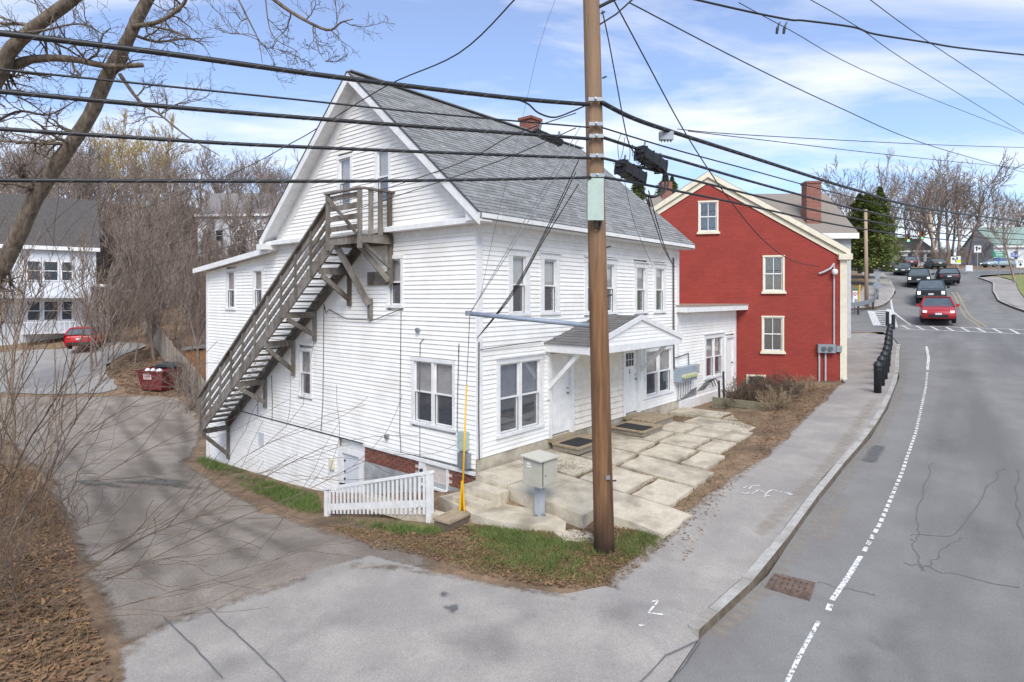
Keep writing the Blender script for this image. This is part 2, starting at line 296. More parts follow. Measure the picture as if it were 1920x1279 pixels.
# ------------------------------------------------------------------ terrain
HC = Vector((-.80, 13.29)); HU = Vector((.6508, .7593)); HV = Vector((-.7593, .6508)); HN = Vector((.7593, -.6508))
def hl(t, wd): return HC + HU * t + HN * wd      # facade frame: t along the front wall, wd metres out from it
CP = []
def cp(x, y, z): CP.append((x, y, z))
KERB_L = [(-18.5, -20), (-11, -10), (-3.6, 0), (2.54, 8.19), (4.16, 9.77), (7.14, 13.43), (9.88, 16.54), (12.07, 19.3), (15.2, 23.6), (17.9, 27.8), (19.6, 30.3), (21.3, 33.6)]
for x, y in KERB_L[:11]:
    for o in (0, 4, 9): cp(x + .8 * o, y - .6 * o, -1.80 + .098 * (y + (0 if y > 0 else 0)))
for p in [(27.4, 38.8, 2.0), (34, 48, 3.05), (41.2, 61, 4.65), (44.5, 60, 4.8), (33.2, 52, 4.05), (39.8, 63, 5.2), (46.9, 76, 6.6), (36.6, 43, 2.6), (42.4, 53, 4.1), (48, 60, 5.0), (52.8, 68, 5.9),
          (75, 75, 7.0), (55, 90, 8.1), (50, 105, 8.7), (24, 40, 1.9), (18, 42, 1.7), (22, 46, 2.6), (10, 46, 1.0), (45, 46, 3.6), (55, 58, 5.6), (75, 95, 8.2),
          (-11.5, 22.3, -2.4), (-5.6, 17.1, -2.0), (-4.2, 13.8, -1.5), (-1.8, 12.1, -1.0), (-1.3, 12.9, -.95), (-9.8, 17.4, -1.95), (-6.5, 12.6, -1.38), (-4, 9.5, -.98), (-2, 10.5, -.82), (1.6, 10.35, -.80), (-12.5, 22, -2.35),
          (-15, 27, -2.35), (-20, 34.5, -1.85), (-31, 44, -.15), (-25, 44, -.1), (-14, 34, -1.8), (-40, 48, .6), (-36, 40, -.9), (-25, 31, -1.9), (-20, 24, -2.1),
          (-9.35, 12.85, -1.5), (-5.7, 8.15, -1.05), (-11.5, 11.5, -.5), (-8, 7, -.35), (-20, 18, -1.0), (-15, 14, -.5), (-27, 25, -1.2), (-12, 4, -.1), (-8.5, 2, -.9),
          (-3, 27, -1.4), (4, 31, 0), (-8, 36, -1.2), (10, 34, .8), (-18, 52, 1.2), (-30, 58, 3.2), (-50, 60, 5), (-8, 60, 3),
          (-60, 85, 11), (-30, 85, 10), (-40, 120, 19), (-90, 110, 21), (0, 90, 8), (0, 130, 13), (30, 130, 11), (90, 150, 14), (-140, 120, 24), (140, 110, 10), (0, 220, 20), (-110, 220, 28), (120, 220, 18), (220, 150, 14),
          (-60, 30, 2.5), (-60, 0, 2), (-60, -40, 0), (0, -40, -4.5), (60, -40, -3), (80, 0, 1), (90, 40, 4), (250, 0, 6), (-250, 0, 8), (250, 260, 20), (-250, 260, 32), (0, 300, 24)]: cp(*p)
for t in (0.6, 3, 6, 9, 11.5, 13.5, 15): p = hl(t, .4); cp(p.x, p.y, -.39)
for t, o, z in ((.9, 4.6, -.68), (3, 4.5, -.55), (5, 4.1, -.42), (7.3, 3.6, -.32), (9.5, 3.2, -.2), (2, 2.4, -.50), (4, 2.4, -.45), (6, 2.2, -.38), (8.2, 2, -.36), (12, 2.6, -.15)): p = hl(t, o); cp(p.x, p.y, z)
for t, o, z in ((-.6, 1.5, -.80), (-.2, 3, -.80), (.3, 4.6, -.74)): p = hl(t, o); cp(p.x, p.y, z)
cp(13.5, 24.2, .22); cp(10.5, 25.0, -.02); cp(12.2, 23.2, .2)
CP = np.array(CP)
def _phi(r2): return np.where(r2 > 1e-9, r2 * np.log(r2 + 1e-12) * .5, 0)
_n = len(CP); _A = np.zeros((_n + 3, _n + 3)); _d = ((CP[:, None, :2] - CP[None, :, :2]) ** 2).sum(-1)
_A[:_n, :_n] = _phi(_d) + np.eye(_n) * .06; _A[:_n, _n] = 1; _A[:_n, _n + 1:] = CP[:, :2]; _A[_n, :_n] = 1; _A[_n + 1:, :_n] = CP[:, :2].T
_W = np.linalg.solve(_A, np.concatenate([CP[:, 2], [0, 0, 0]]))
def hgt(x, y):
    x = np.atleast_1d(np.asarray(x, float)); y = np.atleast_1d(np.asarray(y, float)); o = np.empty(len(x))
    for i in range(0, len(x), 20000):
        xs, ys = x[i:i + 20000], y[i:i + 20000]; d = (xs[:, None] - CP[None, :, 0]) ** 2 + (ys[:, None] - CP[None, :, 1]) ** 2
        o[i:i + 20000] = _phi(d) @ _W[:_n] + _W[_n] + xs * _W[_n + 1] + ys * _W[_n + 2]
    return o
def h1(x, y): return float(hgt([x], [y])[0])
def gp(px, py, z0=None):                 # ground point under a photo pixel (march along the ray over the terrain)
    Y = 3.0; s = (px - HX) / FPX; q = (HY - py) / FPX; ys = np.arange(3, 140, .05); zz = hgt(ys * s, ys) ; g = CAM_Z + q * ys
    i = np.argmax(g < zz); Y = ys[i] if (g < zz).any() else 120; return (s * Y, Y)
ROAD = KERB_L + [(22.3, 36.2), (12, 39), (4, 40.5), (4, 46.5), (14, 46.2), (24, 45.2), (27.5, 45.5), (29.6, 47.5), (33.2, 52), (36.8, 58), (39.8, 63), (46.9, 76), (49, 88), (45, 105), (53, 108), (57, 93), (61, 83), (76, 79), (76, 72), (55, 70.5), (52.8, 68), (48, 60), (42.4, 53), (38.8, 48), (36.6, 43), (33, 36), (27, 26), (18, 13), (8, -2), (-6, -20)]
def inside(poly, x, y):
    x = np.asarray(x); y = np.asarray(y); c = np.zeros(x.shape, bool); n = len(poly)
    for i in range(n):
        x0, y0 = poly[i]; x1, y1 = poly[(i + 1) % n]
        if y0 == y1: continue
        k = ((y0 > y) != (y1 > y)) & (x < (x1 - x0) * (y - y0) / (y1 - y0) + x0); c ^= k
    return c
def pdist(poly, x, y, closed=True):
    x = np.asarray(x, float); y = np.asarray(y, float); d = np.full(x.shape, 1e9); n = len(poly)
    for i in range(n if closed else n - 1):
        a = np.array(poly[i]); b = np.array(poly[(i + 1) % n]); e = b - a; L2 = (e ** 2).sum() + 1e-12
        t = np.clip(((x - a[0]) * e[0] + (y - a[1]) * e[1]) / L2, 0, 1); d = np.minimum(d, np.hypot(x - a[0] - t * e[0], y - a[1] - t * e[1]))
    return d
RS = .13                                  # road surface below the footway
def zroad(x, y): return hgt(x, y) - RS
def zwalk(x, y):                          # the kerb dies out across the driveway mouth
    x = np.asarray(x, float); y = np.asarray(y, float); z = hgt(x, y); al = (x - 2.54) * .62 + (y - 8.19) * .78
    d = pdist(KERB_L, x, y, False); k = np.clip(-al / 1.2, 0, 1); return z - RS * np.maximum(k * np.clip(1 - d / 2.0, 0, 1), np.where(al < .05, np.clip(1 - d / .25, 0, 1), 0)) + .012
def arc(poly, step):                      # resample a closed/open polyline
    o = []
    for (a, b) in zip(poly[:-1], poly[1:]):
        n = max(1, int(math.hypot(b[0] - a[0], b[1] - a[1]) / step))
        o += [(a[0] + (b[0] - a[0]) * i / n, a[1] + (b[1] - a[1]) * i / n) for i in range(n)]
    return o + [poly[-1]]
def rough(poly, step=.35, amp=.08, seed=1):
    g = random.Random(seed); return [(x + g.uniform(-amp, amp), y + g.uniform(-amp, amp)) for x, y in arc(list(poly) + [poly[0]], step)[:-1]]
def smooth_poly(pts, it=2, closed=True):
    for _ in range(it):
        o = []; n = len(pts)
        for i in range(n if closed else n - 1):
            a = pts[i]; b = pts[(i + 1) % n]
            o += [(a[0] * .75 + b[0] * .25, a[1] * .75 + b[1] * .25), (a[0] * .25 + b[0] * .75, a[1] * .25 + b[1] * .75)]
        pts = o if closed else [pts[0]] + o + [pts[-1]]
    return pts
def sheet(name, poly, zf, off, step, m, parent=None, fade=0, fmask=None):
    xs = [p[0] for p in poly]; ys = [p[1] for p in poly]
    gx, gy = np.meshgrid(np.arange(min(xs) + step / 2, max(xs), step), np.arange(min(ys) + step / 2, max(ys), step)); gx = gx.ravel(); gy = gy.ravel()
    k = inside(poly, gx, gy); gx, gy = gx[k], gy[k]; k = pdist(poly, gx, gy) > step * .3; gx, gy = gx[k], gy[k]
    V = [Vector(p) for p in poly] + [Vector((a, b)) for a, b in zip(gx, gy)]; n = len(poly)
    r = delaunay_2d_cdt(V, [(i, (i + 1) % n) for i in range(n)], [], 1, 1e-4)
    x = np.array([p[0] for p in r[0]]); y = np.array([p[1] for p in r[0]]); z = np.asarray(zf(x, y)) + off
    o = raw(name, np.stack([x, y, z], 1), [tuple(f) for f in r[2] if len(f) == 3], m, parent, True)
    if fade:
        d = np.clip(pdist(poly, x, y) / fade, 0, 1)
        if fmask is not None: d = np.where(fmask(x, y), d, 1)
        o.data.attributes.new('fade', 'FLOAT', 'POINT').data.foreach_set('value', d.astype(np.float32))
    return o
def decal(name, line, wd, m, parent, off, zf=hgt, fade=None, step=.16):
    L_ = arc(smooth_poly(line, 2, False), .3); P = offs(L_, wd / 2) + offs(L_, -wd / 2)[::-1]; return sheet(name, P, zf, off, step, m, parent, fade or wd * .5)
def ribbon(name, pts, wd, zf, off, m, parent=None, step=.3):
    pts = arc(pts, step); V = []; F = []; wds = wd if callable(wd) else (lambda i, n: wd)
    for i, p in enumerate(pts):
        a = pts[max(0, i - 1)]; b = pts[min(len(pts) - 1, i + 1)]; d = math.hypot(b[0] - a[0], b[1] - a[1]) or 1; nx, ny = -(b[1] - a[1]) / d, (b[0] - a[0]) / d; ww = wds(i, len(pts)) / 2
        V += [(p[0] + nx * ww, p[1] + ny * ww), (p[0] - nx * ww, p[1] - ny * ww)]
        if i: F.append((2 * i - 2, 2 * i - 1, 2 * i + 1, 2 * i))
    V = np.array(V); z = np.asarray(zf(V[:, 0], V[:, 1])) + off
    return raw(name, np.column_stack([V, z]), F, m, parent)
# ground: one sheet to the horizon
def graded(a0, a1, lo, hi, s, g=1.12):
    c = list(np.arange(a0, a1, s)); o = []; d = s; v = a0
    while v > lo: d *= g; v -= d; o.append(v)
    o = o[::-1]; d = s; v = c[-1]; e = []
    while v < hi: d *= g; v += d; e.append(v)
    return np.array(o + c + e)
ROADO = struct(sheet('road', arc(ROAD + [ROAD[0]], 1.0)[:-1], zroad, 0, .8, ASPH))
# footway in front of the house, running into the driveway apron
WALK_L = [(12.9, 23.4), (9.5, 19.1), (6.43, 15.1), (4.14, 12.6), (2.6, 10.75), (1.37, 9.25)]
walk = rough(WALK_L[::-1] + [(14.0, 24.0)], .4, .05, 3)[:0] or ([(1.37, 9.25)] + rough(WALK_L[::-1][1:], .5, .05, 3)[:0])
wl = [(x + rng.uniform(-.06, .06), y + rng.uniform(-.06, .06)) for x, y in arc(WALK_L, .35)]
kc = arc([p for p in KERB_L if p[1] >= 8.1], .5)
def offs(pts, d):
    o = []
    for i, p in enumerate(pts):
        a = pts[max(0, i - 1)]; b = pts[min(len(pts) - 1, i + 1)]; L = math.hypot(b[0] - a[0], b[1] - a[1]); o.append((p[0] - (b[1] - a[1]) / L * d, p[1] + (b[0] - a[0]) / L * d))
    return o
kin = offs(kc, .15)
WALK = kin + [(20.6, 35.0), (15.8, 36.8), (13.75, 25.2)] + wl
struct(sheet('sidewalk', WALK, zwalk, 0, .22, WALKF, None, .3, lambda x, y: pdist(WALK_L, x, y, False) < .5))
APR = wl[-1:] + [gp(x, y) for x, y in ((1060, 1118), (960, 1098), (860, 1080), (780, 1062), (700, 1040), (600, 1068), (480, 1110), (385, 1140), (300, 1170), (205, 1225), (215, 1279), (140, 1400))] + [(-4.5, -1), (-3.6, 0), (2.54, 8.19)] 
APR = arc(APR, .5) + offs(arc([KERB_L[3], (2.75, 8.39)], .5), .0)[-1:]
APR = [APR[0]] + [(x + rng.uniform(-.05, .05), y + rng.uniform(-.05, .05)) if 1 < i < 26 else (x, y) for i, (x, y) in enumerate(APR)][1:]
struct(sheet('driveway_apron', APR, zwalk, .004, .24, WALKF, None, .3, lambda x, y: (pdist(KERB_L, x, y, False) > .6) & (np.hypot(x - 1.9, y - 8.9) > 1.15)))
DRV = [gp(x, y) for x, y in ((205, 1235), (150, 1120), (128, 1000), (95, 930), (60, 880), (20, 830), (-60, 790), (-60, 742), (60, 742), (200, 742), (330, 740), (372, 765), (384, 800))] + [(-11.75, 22.5), (-11.9, 21.6)] + [gp(x, y) for x, y in ((372, 880), (420, 915), (500, 950), (600, 985), (720, 1012), (800, 1030), (845, 1060), (862, 1083))]
DRV = DRV + [gp(x, y) for x, y in ((780, 1075), (700, 1060), (600, 1090), (480, 1130), (385, 1160), (300, 1190))]
DRVO = struct(sheet('driveway', rough(smooth_poly(DRV, 2), .5, .12, 5), hgt, -.008, .26, GRAVF, None, .5))
LOT = [gp(x, y) for x, y in ((-60, 735), (60, 738), (190, 738), (225, 728), (205, 705), (195, 690), (215, 672), (260, 655), (282, 645), (215, 640), (120, 655), (60, 655), (-60, 665))]
struct(sheet('parking_lot', rough(smooth_poly(LOT, 2), .6, .12, 9), hgt, .004, .8, LOTA))
GX = graded(-22, 26, -330, 330, .33); GY = graded(2, 38, -60, 420, .33)
gx, gy = np.meshgrid(GX, GY); fx, fy = gx.ravel(), gy.ravel(); gz = hgt(fx, fy) - .03
ins = inside(ROAD, fx, fy); dd = pdist(ROAD, fx, fy); sgn = np.where(ins, -dd, dd)
gz -= .45 * np.clip((.55 - sgn) / .35, 0, 1)
for PG in (APR, WALK, DRV, LOT):
    bx = np.array(PG); kk = (fx > bx[:, 0].min()) & (fx < bx[:, 0].max()) & (fy > bx[:, 1].min()) & (fy < bx[:, 1].max()); ix = np.where(kk)[0]; i2 = inside(PG, fx[ix], fy[ix]); d2 = pdist(PG, fx[ix], fy[ix]); gz[ix] -= np.where(i2, .3 * np.clip((d2 - .35) / .3, 0, 1), 0)
nx_, ny_ = len(GX), len(GY); ii = (np.arange(ny_ - 1)[:, None] * nx_ + np.arange(nx_ - 1)[None]).ravel()
GROUND = struct(raw('ground', np.column_stack([fx, fy, gz]), np.stack([ii, ii + 1, ii + nx_ + 1, ii + nx_], 1), SOIL, None, True))
# tyre-worn wet patches and pothole on the drive
WET = mat('damp_gravel', '#5f5b57', '#716c67', 2, .8, .3, 120)
def blotch(name, px, py, rx, ry, m, off, seed, zf=hgt, parent=None, ang=0):
    c = gp(px, py); g = random.Random(seed); P = []
    for k in range(26):
        t = 2 * math.pi * k / 26; q = 1 + .3 * math.sin(3 * t + seed) * g.uniform(.4, 1) + g.uniform(-.12, .12); a, b = rx * math.cos(t) * q, ry * math.sin(t) * q
        P.append((c[0] + a * math.cos(ang) - b * math.sin(ang), c[1] + a * math.sin(ang) + b * math.cos(ang)))
    return sheet(name, P, zf, off, .12 if rx < 2 else .3, m, parent, min(rx, ry) * .9)
POT = mat('pothole_stones', '#55534f', '#7d7a74', 22, .9, .8, 60)
blotch('pothole', 305, 907, 1.5, .8, PITF, .008, 3, parent=DRVO); blotch('pothole', 190, 908, .9, .45, PITF, .008, 8, parent=DRVO)
for ln, wd in (([(170, 890), (190, 930), (215, 985), (250, 1040), (300, 1090)], .8), ([(290, 905), (330, 945), (390, 990), (450, 1040), (500, 1060)], .9), ([(200, 760), (230, 800), (270, 850), (300, 895)], 1.0), ([(330, 770), (345, 800), (350, 850), (330, 890)], 1.1), ([(90, 800), (130, 850), (165, 890)], .9), ([(360, 940), (430, 980), (560, 1040)], .6)):
    decal('tyre_track', [gp(x, y) for x, y in ln], wd, TRACK, DRVO, .004)
blotch('stain', 835, 1122, .2, .12, STAINF, .012, 2, zwalk); blotch('stain', 848, 1143, .24, .15, STAINF, .012, 6, zwalk)
for o in [x for x in col.objects if x.name.startswith('stain')]: o.parent = ROADO
# kerb stones (each its own piece)
KFACE = mat('kerb_face_stained', '#54493c', '#6f6454', 6, .95, .3, 60)
KERBO = struct(bpy.data.objects.new('kerb', None)); col.objects.link(KERBO)
def kerb_run(pts, step, hgt_up=.012):
    P = arc(pts, step); g = random.Random(4)
    for a, b in zip(P[:-1], P[1:]):
        L = math.hypot(b[0] - a[0], b[1] - a[1]); ux, uy = (b[0] - a[0]) / L, (b[1] - a[1]) / L; g1 = .008; e = g.uniform(-.008, .008)
        def q(t, o): return (a[0] + ux * t - uy * o, a[1] + uy * t + ux * o)
        c = [q(g1, 0), q(L - g1, 0), q(L - g1, .15), q(g1, .15)]; zs = [h1(*p) for p in c]
        MB().hexa([(p[0], p[1], z - .4) for p, z in zip(c, zs)] + [(p[0], p[1], z + hgt_up + e) for i, (p, z) in enumerate(zip(c, zs))]).build('kerb_stone', KERB, KERBO); ks = col.objects[-1].data; ks.materials.append(KFACE); ks.polygons[2].material_index = 1
kerb_run(smooth_poly(KERB_L[3:11], 1, False), 1.7)
kerb_run(smooth_poly([(24.2, 45.4), (27.5, 45.7), (29.6, 47.5), (33.2, 52), (36.8, 58), (39.8, 63), (46.9, 76)], 1, False), 2.5)
kerb_run([(51.5, 66.4), (48, 60), (42.4, 53), (38.8, 48), (36.6, 43), (33, 36), (27, 26)], 2.5)
# far footways
def fo(pts, d): return [(x, y) for x, y in offs(pts, d)]
LF = smooth_poly([(24.2, 45.4), (27.5, 45.7), (29.6, 47.5), (33.2, 52), (36.8, 58), (39.8, 63), (46.9, 76)], 1, False)
struct(sheet('sidewalk', fo(LF, .15) + fo(LF, 2.4)[::-1], hgt, .01, .8, WALKA))
RF = [(51.5, 66.4), (48, 60), (42.4, 53), (38.8, 48), (36.6, 43), (33, 36)]
struct(sheet('sidewalk', fo(RF, .15) + fo(RF, 1.8)[::-1], hgt, .01, .8, WALKA))
# markings
def px_line(pts): return [gp(x, y) for x, y in pts]
def rz(x, y): return zroad(x, y)
mk = lambda n, p, wd, m=WORN, off=.008: ribbon(n, p, wd, rz, off, m, ROADO)
edge = px_line([(1475, 1262), (1500, 1215), (1535, 1150)]); mk('edge_line', edge, .055)
mk('edge_line', px_line([(1553, 1130), (1557, 1118)]), .08); mk('edge_line', px_line([(1560, 1112), (1590, 1070), (1614, 1030)]), .075)
pl = arc(px_line([(1620, 1022), (1650, 970), (1690, 880), (1718, 800), (1736, 720), (1739, 690)]), .09)
for i in range(0, len(pl) - 3, 3): mk('line_dash', [pl[i], pl[i + 1], pl[i + 2]], .07)
mk('edge_line', px_line([(1739, 688), (1741, 665), (1737, 645)]), .1)
mk('edge_line', [(25.6, 38.6), (28.2, 44.5), (31.8, 50.5), (35.4, 56.5), (39, 62.5), (46.2, 76)], .14)
mk('centre_line', [(28.3, 36.3), (31, 41), (35, 47), (39.5, 54)], .1, PAINTY); mk('centre_line', [(28.6, 36.2), (31.3, 40.9), (35.3, 46.9), (39.8, 53.9)], .1, PAINTY)
mk('centre_line', [(39.6, 55), (43.4, 62), (48.5, 71)], .1, PAINTY)
cwA, cwB = gp(1687, 607), gp(1920, 614); cwC, cwD = gp(1687, 613), gp(1920, 622)
mk('crosswalk_bar', [cwA, cwB], .14); mk('crosswalk_bar', [cwC, cwD], .14)
for k in range(8):
    t = k / 8 + .02; t2 = t + .07
    a = (cwA[0] + (cwB[0] - cwA[0]) * t, cwA[1] + (cwB[1] - cwA[1]) * t); b = (cwC[0] + (cwD[0] - cwC[0]) * t2, cwC[1] + (cwD[1] - cwC[1]) * t2); mk('crosswalk_stripe', [a, b], .14)
sx = [gp(1633, 580), gp(1645, 607), gp(1676, 610), gp(1668, 577)]
mk('crosswalk_bar', [sx[0], sx[1]], .45); mk('crosswalk_bar', [sx[3], sx[2]], .45)
for k in range(9):
    t = (k + .5) / 9; mk('crosswalk_stripe', [(sx[0][0] * (1 - t) + sx[1][0] * t, sx[0][1] * (1 - t) + sx[1][1] * t), (sx[3][0] * (1 - t) + sx[2][0] * t, sx[3][1] * (1 - t) + sx[2][1] * t)], .22)
for pts in ([(1880, 868), (1850, 905), (1800, 1000), (1706, 990)], [(1722, 1000), (1715, 960), (1735, 905), (1748, 860)], [(1700, 1046), (1745, 1053), (1800, 1068), (1920, 1090)], [(1535, 1081), (1590, 1090), (1645, 1105)], [(1805, 995), (1780, 1010), (1750, 1040), (1728, 1052)], [(1712, 1000), (1724, 1040), (1730, 1055)], [(1915, 870), (1905, 930), (1920, 1000)]):
    mk('road_crack', smooth_poly([(x + rng.uniform(-.05, .05), y + rng.uniform(-.07, .07)) for x, y in arc(smooth_poly(px_line(pts), 2, False), .4)], 1, False), lambda i, n: .012 + .012 * abs(math.sin(i * 1.3)), SEAL, .006)
for pts in ([(305, 1162), (350, 1205), (420, 1279)], [(385, 1141), (450, 1200), (515, 1262), (540, 1290)], [(1190, 1279), (1250, 1225), (1315, 1188)], [(1240, 1279), (1285, 1240), (1312, 1196)]):
    ribbon('pavement_crack', [(x + rng.uniform(-.012, .012), y + rng.uniform(-.012, .012)) for x, y in arc(px_line(pts), .2)], lambda i, n: .012 + .014 * abs(math.sin(i * 1.7)), zwalk, .014, SEAL, ROADO, .2)
DRT = mat('gutter_sand', '#a0978a', '#938b80', 4, .95, .2, 120)
decal('gutter_sand', [(x + .14, y - .10) for x, y in KERB_L[3:11]], .42, SANDF, ROADO, .006, rz, .2)
decal('gutter_sand', px_line([(1330, 1190), (1400, 1120), (1445, 1085)]), .5, SANDF, ROADO, .009, rz); decal('sand_drift', px_line([(1415, 1010), (1470, 960), (1540, 890), (1600, 810), (1640, 750)]), .6, SANDF, ROADO, .008, zwalk)
decal('sand_drift', px_line([(1530, 1010), (1565, 960), (1590, 920)]), .7, SANDF, ROADO, .006, rz); decal('oil_stain', px_line([(1625, 860), (1650, 825)]), .5, STAINF, ROADO, .006, rz)
for ln, wd in (([(640, 1065), (780, 1072), (900, 1090), (1010, 1112), (1100, 1125)], .5), ([(1130, 1118), (1240, 1025), (1330, 935), (1440, 855), (1520, 775), (1570, 722)], .45), ([(215, 1260), (260, 1195), (380, 1150), (480, 1118), (600, 1078)], .6)):
    decal('dirt_fringe', px_line(ln), wd, DIRTF, ROADO, .01, zwalk)
for pts in ([(1394, 917), (1400, 914), (1404, 919), (1410, 914)], [(1411, 912), (1417, 915), (1425, 913)], [(1390, 926), (1398, 929), (1404, 926), (1410, 928), (1416, 924), (1424, 922), (1434, 926)], [(1432, 934), (1444, 933)], [(1434, 933), (1440, 924), (1449, 921), (1462, 924), (1486, 930)], [(1477, 926), (1487, 930), (1478, 931)], [(1222, 1133), (1236, 1131), (1216, 1153), (1246, 1159)], [(1198, 1175), (1208, 1173)]):
    ribbon('spray_paint_mark', px_line(pts), .03, zwalk, .012, WORN, ROADO, .1)
# catch basin grate
gc = [gp(1440, 1072), gp(1527, 1068), gp(1520, 1092), gp(1452, 1090)]
RUST = mat('rusty_grate', '#5d4c43', '#77655a', 10, .85, .3, 80)
grate = thing('storm_drain', 'rusty iron storm drain grate in the gutter beside the kerb', 'drain', (gc[0][0], gc[0][1], 0))
o0 = Vector((gc[0][0], gc[0][1])); ux = Vector((.82, -.57)); uy = Vector((.57, .82)); zg = h1(gc[0][0] + .4, gc[0][1]) - RS
gM = Matrix(((ux.x, uy.x, 0, .02), (ux.y, uy.y, 0, -.02), (0, 0, 1, zg), (0, 0, 0, 1)))
MB(gM).box(0, .62, -.28, .3, -.05, .006).build('frame', RUST, grate)
for i in range(7): MB(gM).box(.03 + i * .083, .09 + i * .083, -.26, .28, .006, .018).build('grate_bar', RUST, grate)
for j in range(3): MB(gM).box(.02, .6, -.2 + j * .18, -.17 + j * .18, .018, .026).build('cross_bar', RUST, grate)
PATCH = faded(mat('asphalt_patch', '#6b6a68', '#787775', 3, .93, .2, 120, speck=.2, ss=50), 'old_asphalt_patch', .2, 1.2, 2, 1.0, .24)
for (x, y, rx_, ry_, sd_) in ((1700, 1180, 1.3, .5, 3), (1850, 1000, 1.6, .7, 5), (1760, 820, 2.0, .8, 7), (1620, 1230, .8, .4, 9), (1800, 700, 3, 1.2, 4)): blotch('asphalt_patch', x, y, rx_, ry_, PATCH, .003, sd_, rz, ROADO, R(53))
for (x, y, rx_, ry_, sd_) in ((620, 1180, 1.0, .5, 3), (900, 1200, 1.2, .6, 6), (1180, 1150, .8, .4, 8), (450, 1250, .7, .4, 2)): blotch('asphalt_patch', x, y, rx_, ry_, PATCH, .008, sd_, zwalk, ROADO, R(20))
# grass, leaves
def scatter(poly, n, seed):
    g = np.random.default_rng(seed); xs = [p[0] for p in poly]; ys = [p[1] for p in poly]; x = g.uniform(min(xs), max(xs), n * 3); y = g.uniform(min(ys), max(ys), n * 3); k = inside(poly, x, y); return x[k][:n], y[k][:n], g
def grass(name, poly, n, hh, m, label, seed, clump=2.2):
    x, y, g = scatter(poly, n, seed); nz_ = np.sin(x * clump + seed) + np.sin(y * clump * 1.3 + x * .7 + seed) + .9 * np.sin(x * 4.7 * clump + 2 * y + seed) * np.sin(y * 5.3 * clump - x); ed = np.clip(pdist(poly, x, y) / .3, 0, 1); k = (nz_ > g.uniform(-1.7, 1.5, len(x))) & (g.uniform(0, 1, len(x)) < ed); x, y = x[k], y[k]
    if not len(x): return
    z = hgt(x, y) - .02; a = g.uniform(0, 6.283, len(x)); h = g.uniform(.4, 1.15, len(x)) * hh; wv = .006; lx, ly = g.normal(0, .55, len(x)) * h, g.normal(0, .55, len(x)) * h
    V = np.stack([np.stack([x - np.cos(a) * wv, y - np.sin(a) * wv, z], 1), np.stack([x + np.cos(a) * wv, y + np.sin(a) * wv, z], 1), np.stack([x + lx, y + ly, z + h], 1)], 1).reshape(-1, 3)
    o = raw(name, V, np.arange(len(V)).reshape(-1, 3), m, None, False, 'stuff'); o['label'] = label; o['category'] = 'grass'
def leaves(name, poly, n, m, label, seed, sz=.035, zf=hgt, up=.0):
    x, y, g = scatter(poly, n, seed); z = np.asarray(zf(x, y)) + g.uniform(-.015, .02, len(x)) + up; a = g.uniform(0, 6.28, len(x)); s = g.uniform(.5, 1.3, len(x)) * sz; tz = g.uniform(-.5, .7, len(x)) * s
    P = lambda da, k, q: np.stack([x + np.cos(a + da) * s * k, y + np.sin(a + da) * s * k, z + q], 1)
    V = np.stack([P(0, 1, tz), P(1.57, .5, .005), P(3.14, 1, -tz * .3), P(4.71, .5, .005)], 1).reshape(-1, 3)
    o = raw(name, V, np.arange(len(V)).reshape(-1, 4), m, None, False, 'stuff'); o['label'] = label; o['category'] = 'leaves'
gpoly = lambda L: [gp(x, y) for x, y in L]
G_POLE = gpoly([(870, 985), (960, 985), (1050, 1010), (1120, 1012), (1230, 985), (1260, 1010), (1180, 1080), (1110, 1100), (1020, 1085), (900, 1060)])
grass('grass', G_POLE, 30000, .11, GRASSG, 'green grass growing round the foot of the utility pole', 1)
leaves('fallen_leaves', G_POLE, 3500, LEAF, 'brown leaves in the grass round the utility pole', 18, .03)
grass('dry_grass', G_POLE, 9000, .09, GRASSD, 'dry straw grass round the foot of the utility pole', 2, 3.1)
FRNG = gpoly([(610, 982), (740, 1000), (830, 1002), (870, 985), (960, 990), (1250, 985), (1250, 1010), (1180, 1085), (1120, 1108), (1020, 1100), (900, 1080), (800, 1045), (700, 1030)])
leaves('fallen_leaves', FRNG, 7000, LEAF, 'leaf litter on the dirt edge between lawn and driveway apron', 19, .028); grass('dry_grass', FRNG, 16000, .06, GRASSD, 'short dry grass on the dirt edge by the apron', 20, 3.4); grass('grass', FRNG, 9000, .07, GRASSG, 'thin green grass on the dirt edge by the apron', 21, 2.0)
TUFT = gpoly([(1105, 1035), (1160, 1030), (1215, 1040), (1190, 1065), (1120, 1060)]); grass('grass_tuft', TUFT, 3500, .26, GRASSG, 'tall grass tuft at the base of the utility pole', 3, 1.0)
G_SIDE = gpoly([(362, 862), (388, 858), (480, 890), (600, 925), (612, 968), (780, 985), (840, 992), (835, 1010), (740, 1005), (610, 975), (500, 935), (400, 890)])
grass('grass', G_SIDE, 110000, .15, GRASSG, 'green grass strip along the foot of the white gable wall', 4, 1.3)
grass('dry_grass', G_SIDE, 9000, .10, GRASSD, 'dry grass in the strip along the white gable wall', 5)
S_EDGE = [hl(-.2, 5.0)[:], hl(3, 4.6)[:], hl(6, 4.0)[:], hl(9, 3.2)[:], hl(14, 2.6)[:], (12.8, 23.3), (9.4, 19.0), (6.3, 15.0), (4.0, 12.5), (2.4, 10.6)]
leaves('fallen_leaves', S_EDGE, 9000, LEAF, 'brown fallen leaves between the patio slabs and the sidewalk', 6)
grass('dry_grass', S_EDGE, 7000, .08, GRASSD, 'sparse dry grass beside the sidewalk', 7, 3)
PATP = [hl(-.1, .2)[:], hl(10.2, .2)[:], hl(10.2, 3)[:], hl(1.0, 4.6)[:]]
leaves('fallen_leaves', PATP, 7000, LEAF, 'leaf litter and dirt in the joints of the patio slabs', 16, .025, up=.0); grass('grass', PATP, 5000, .09, GRASSG, 'weeds in the joints of the patio slabs', 17, 2.6)
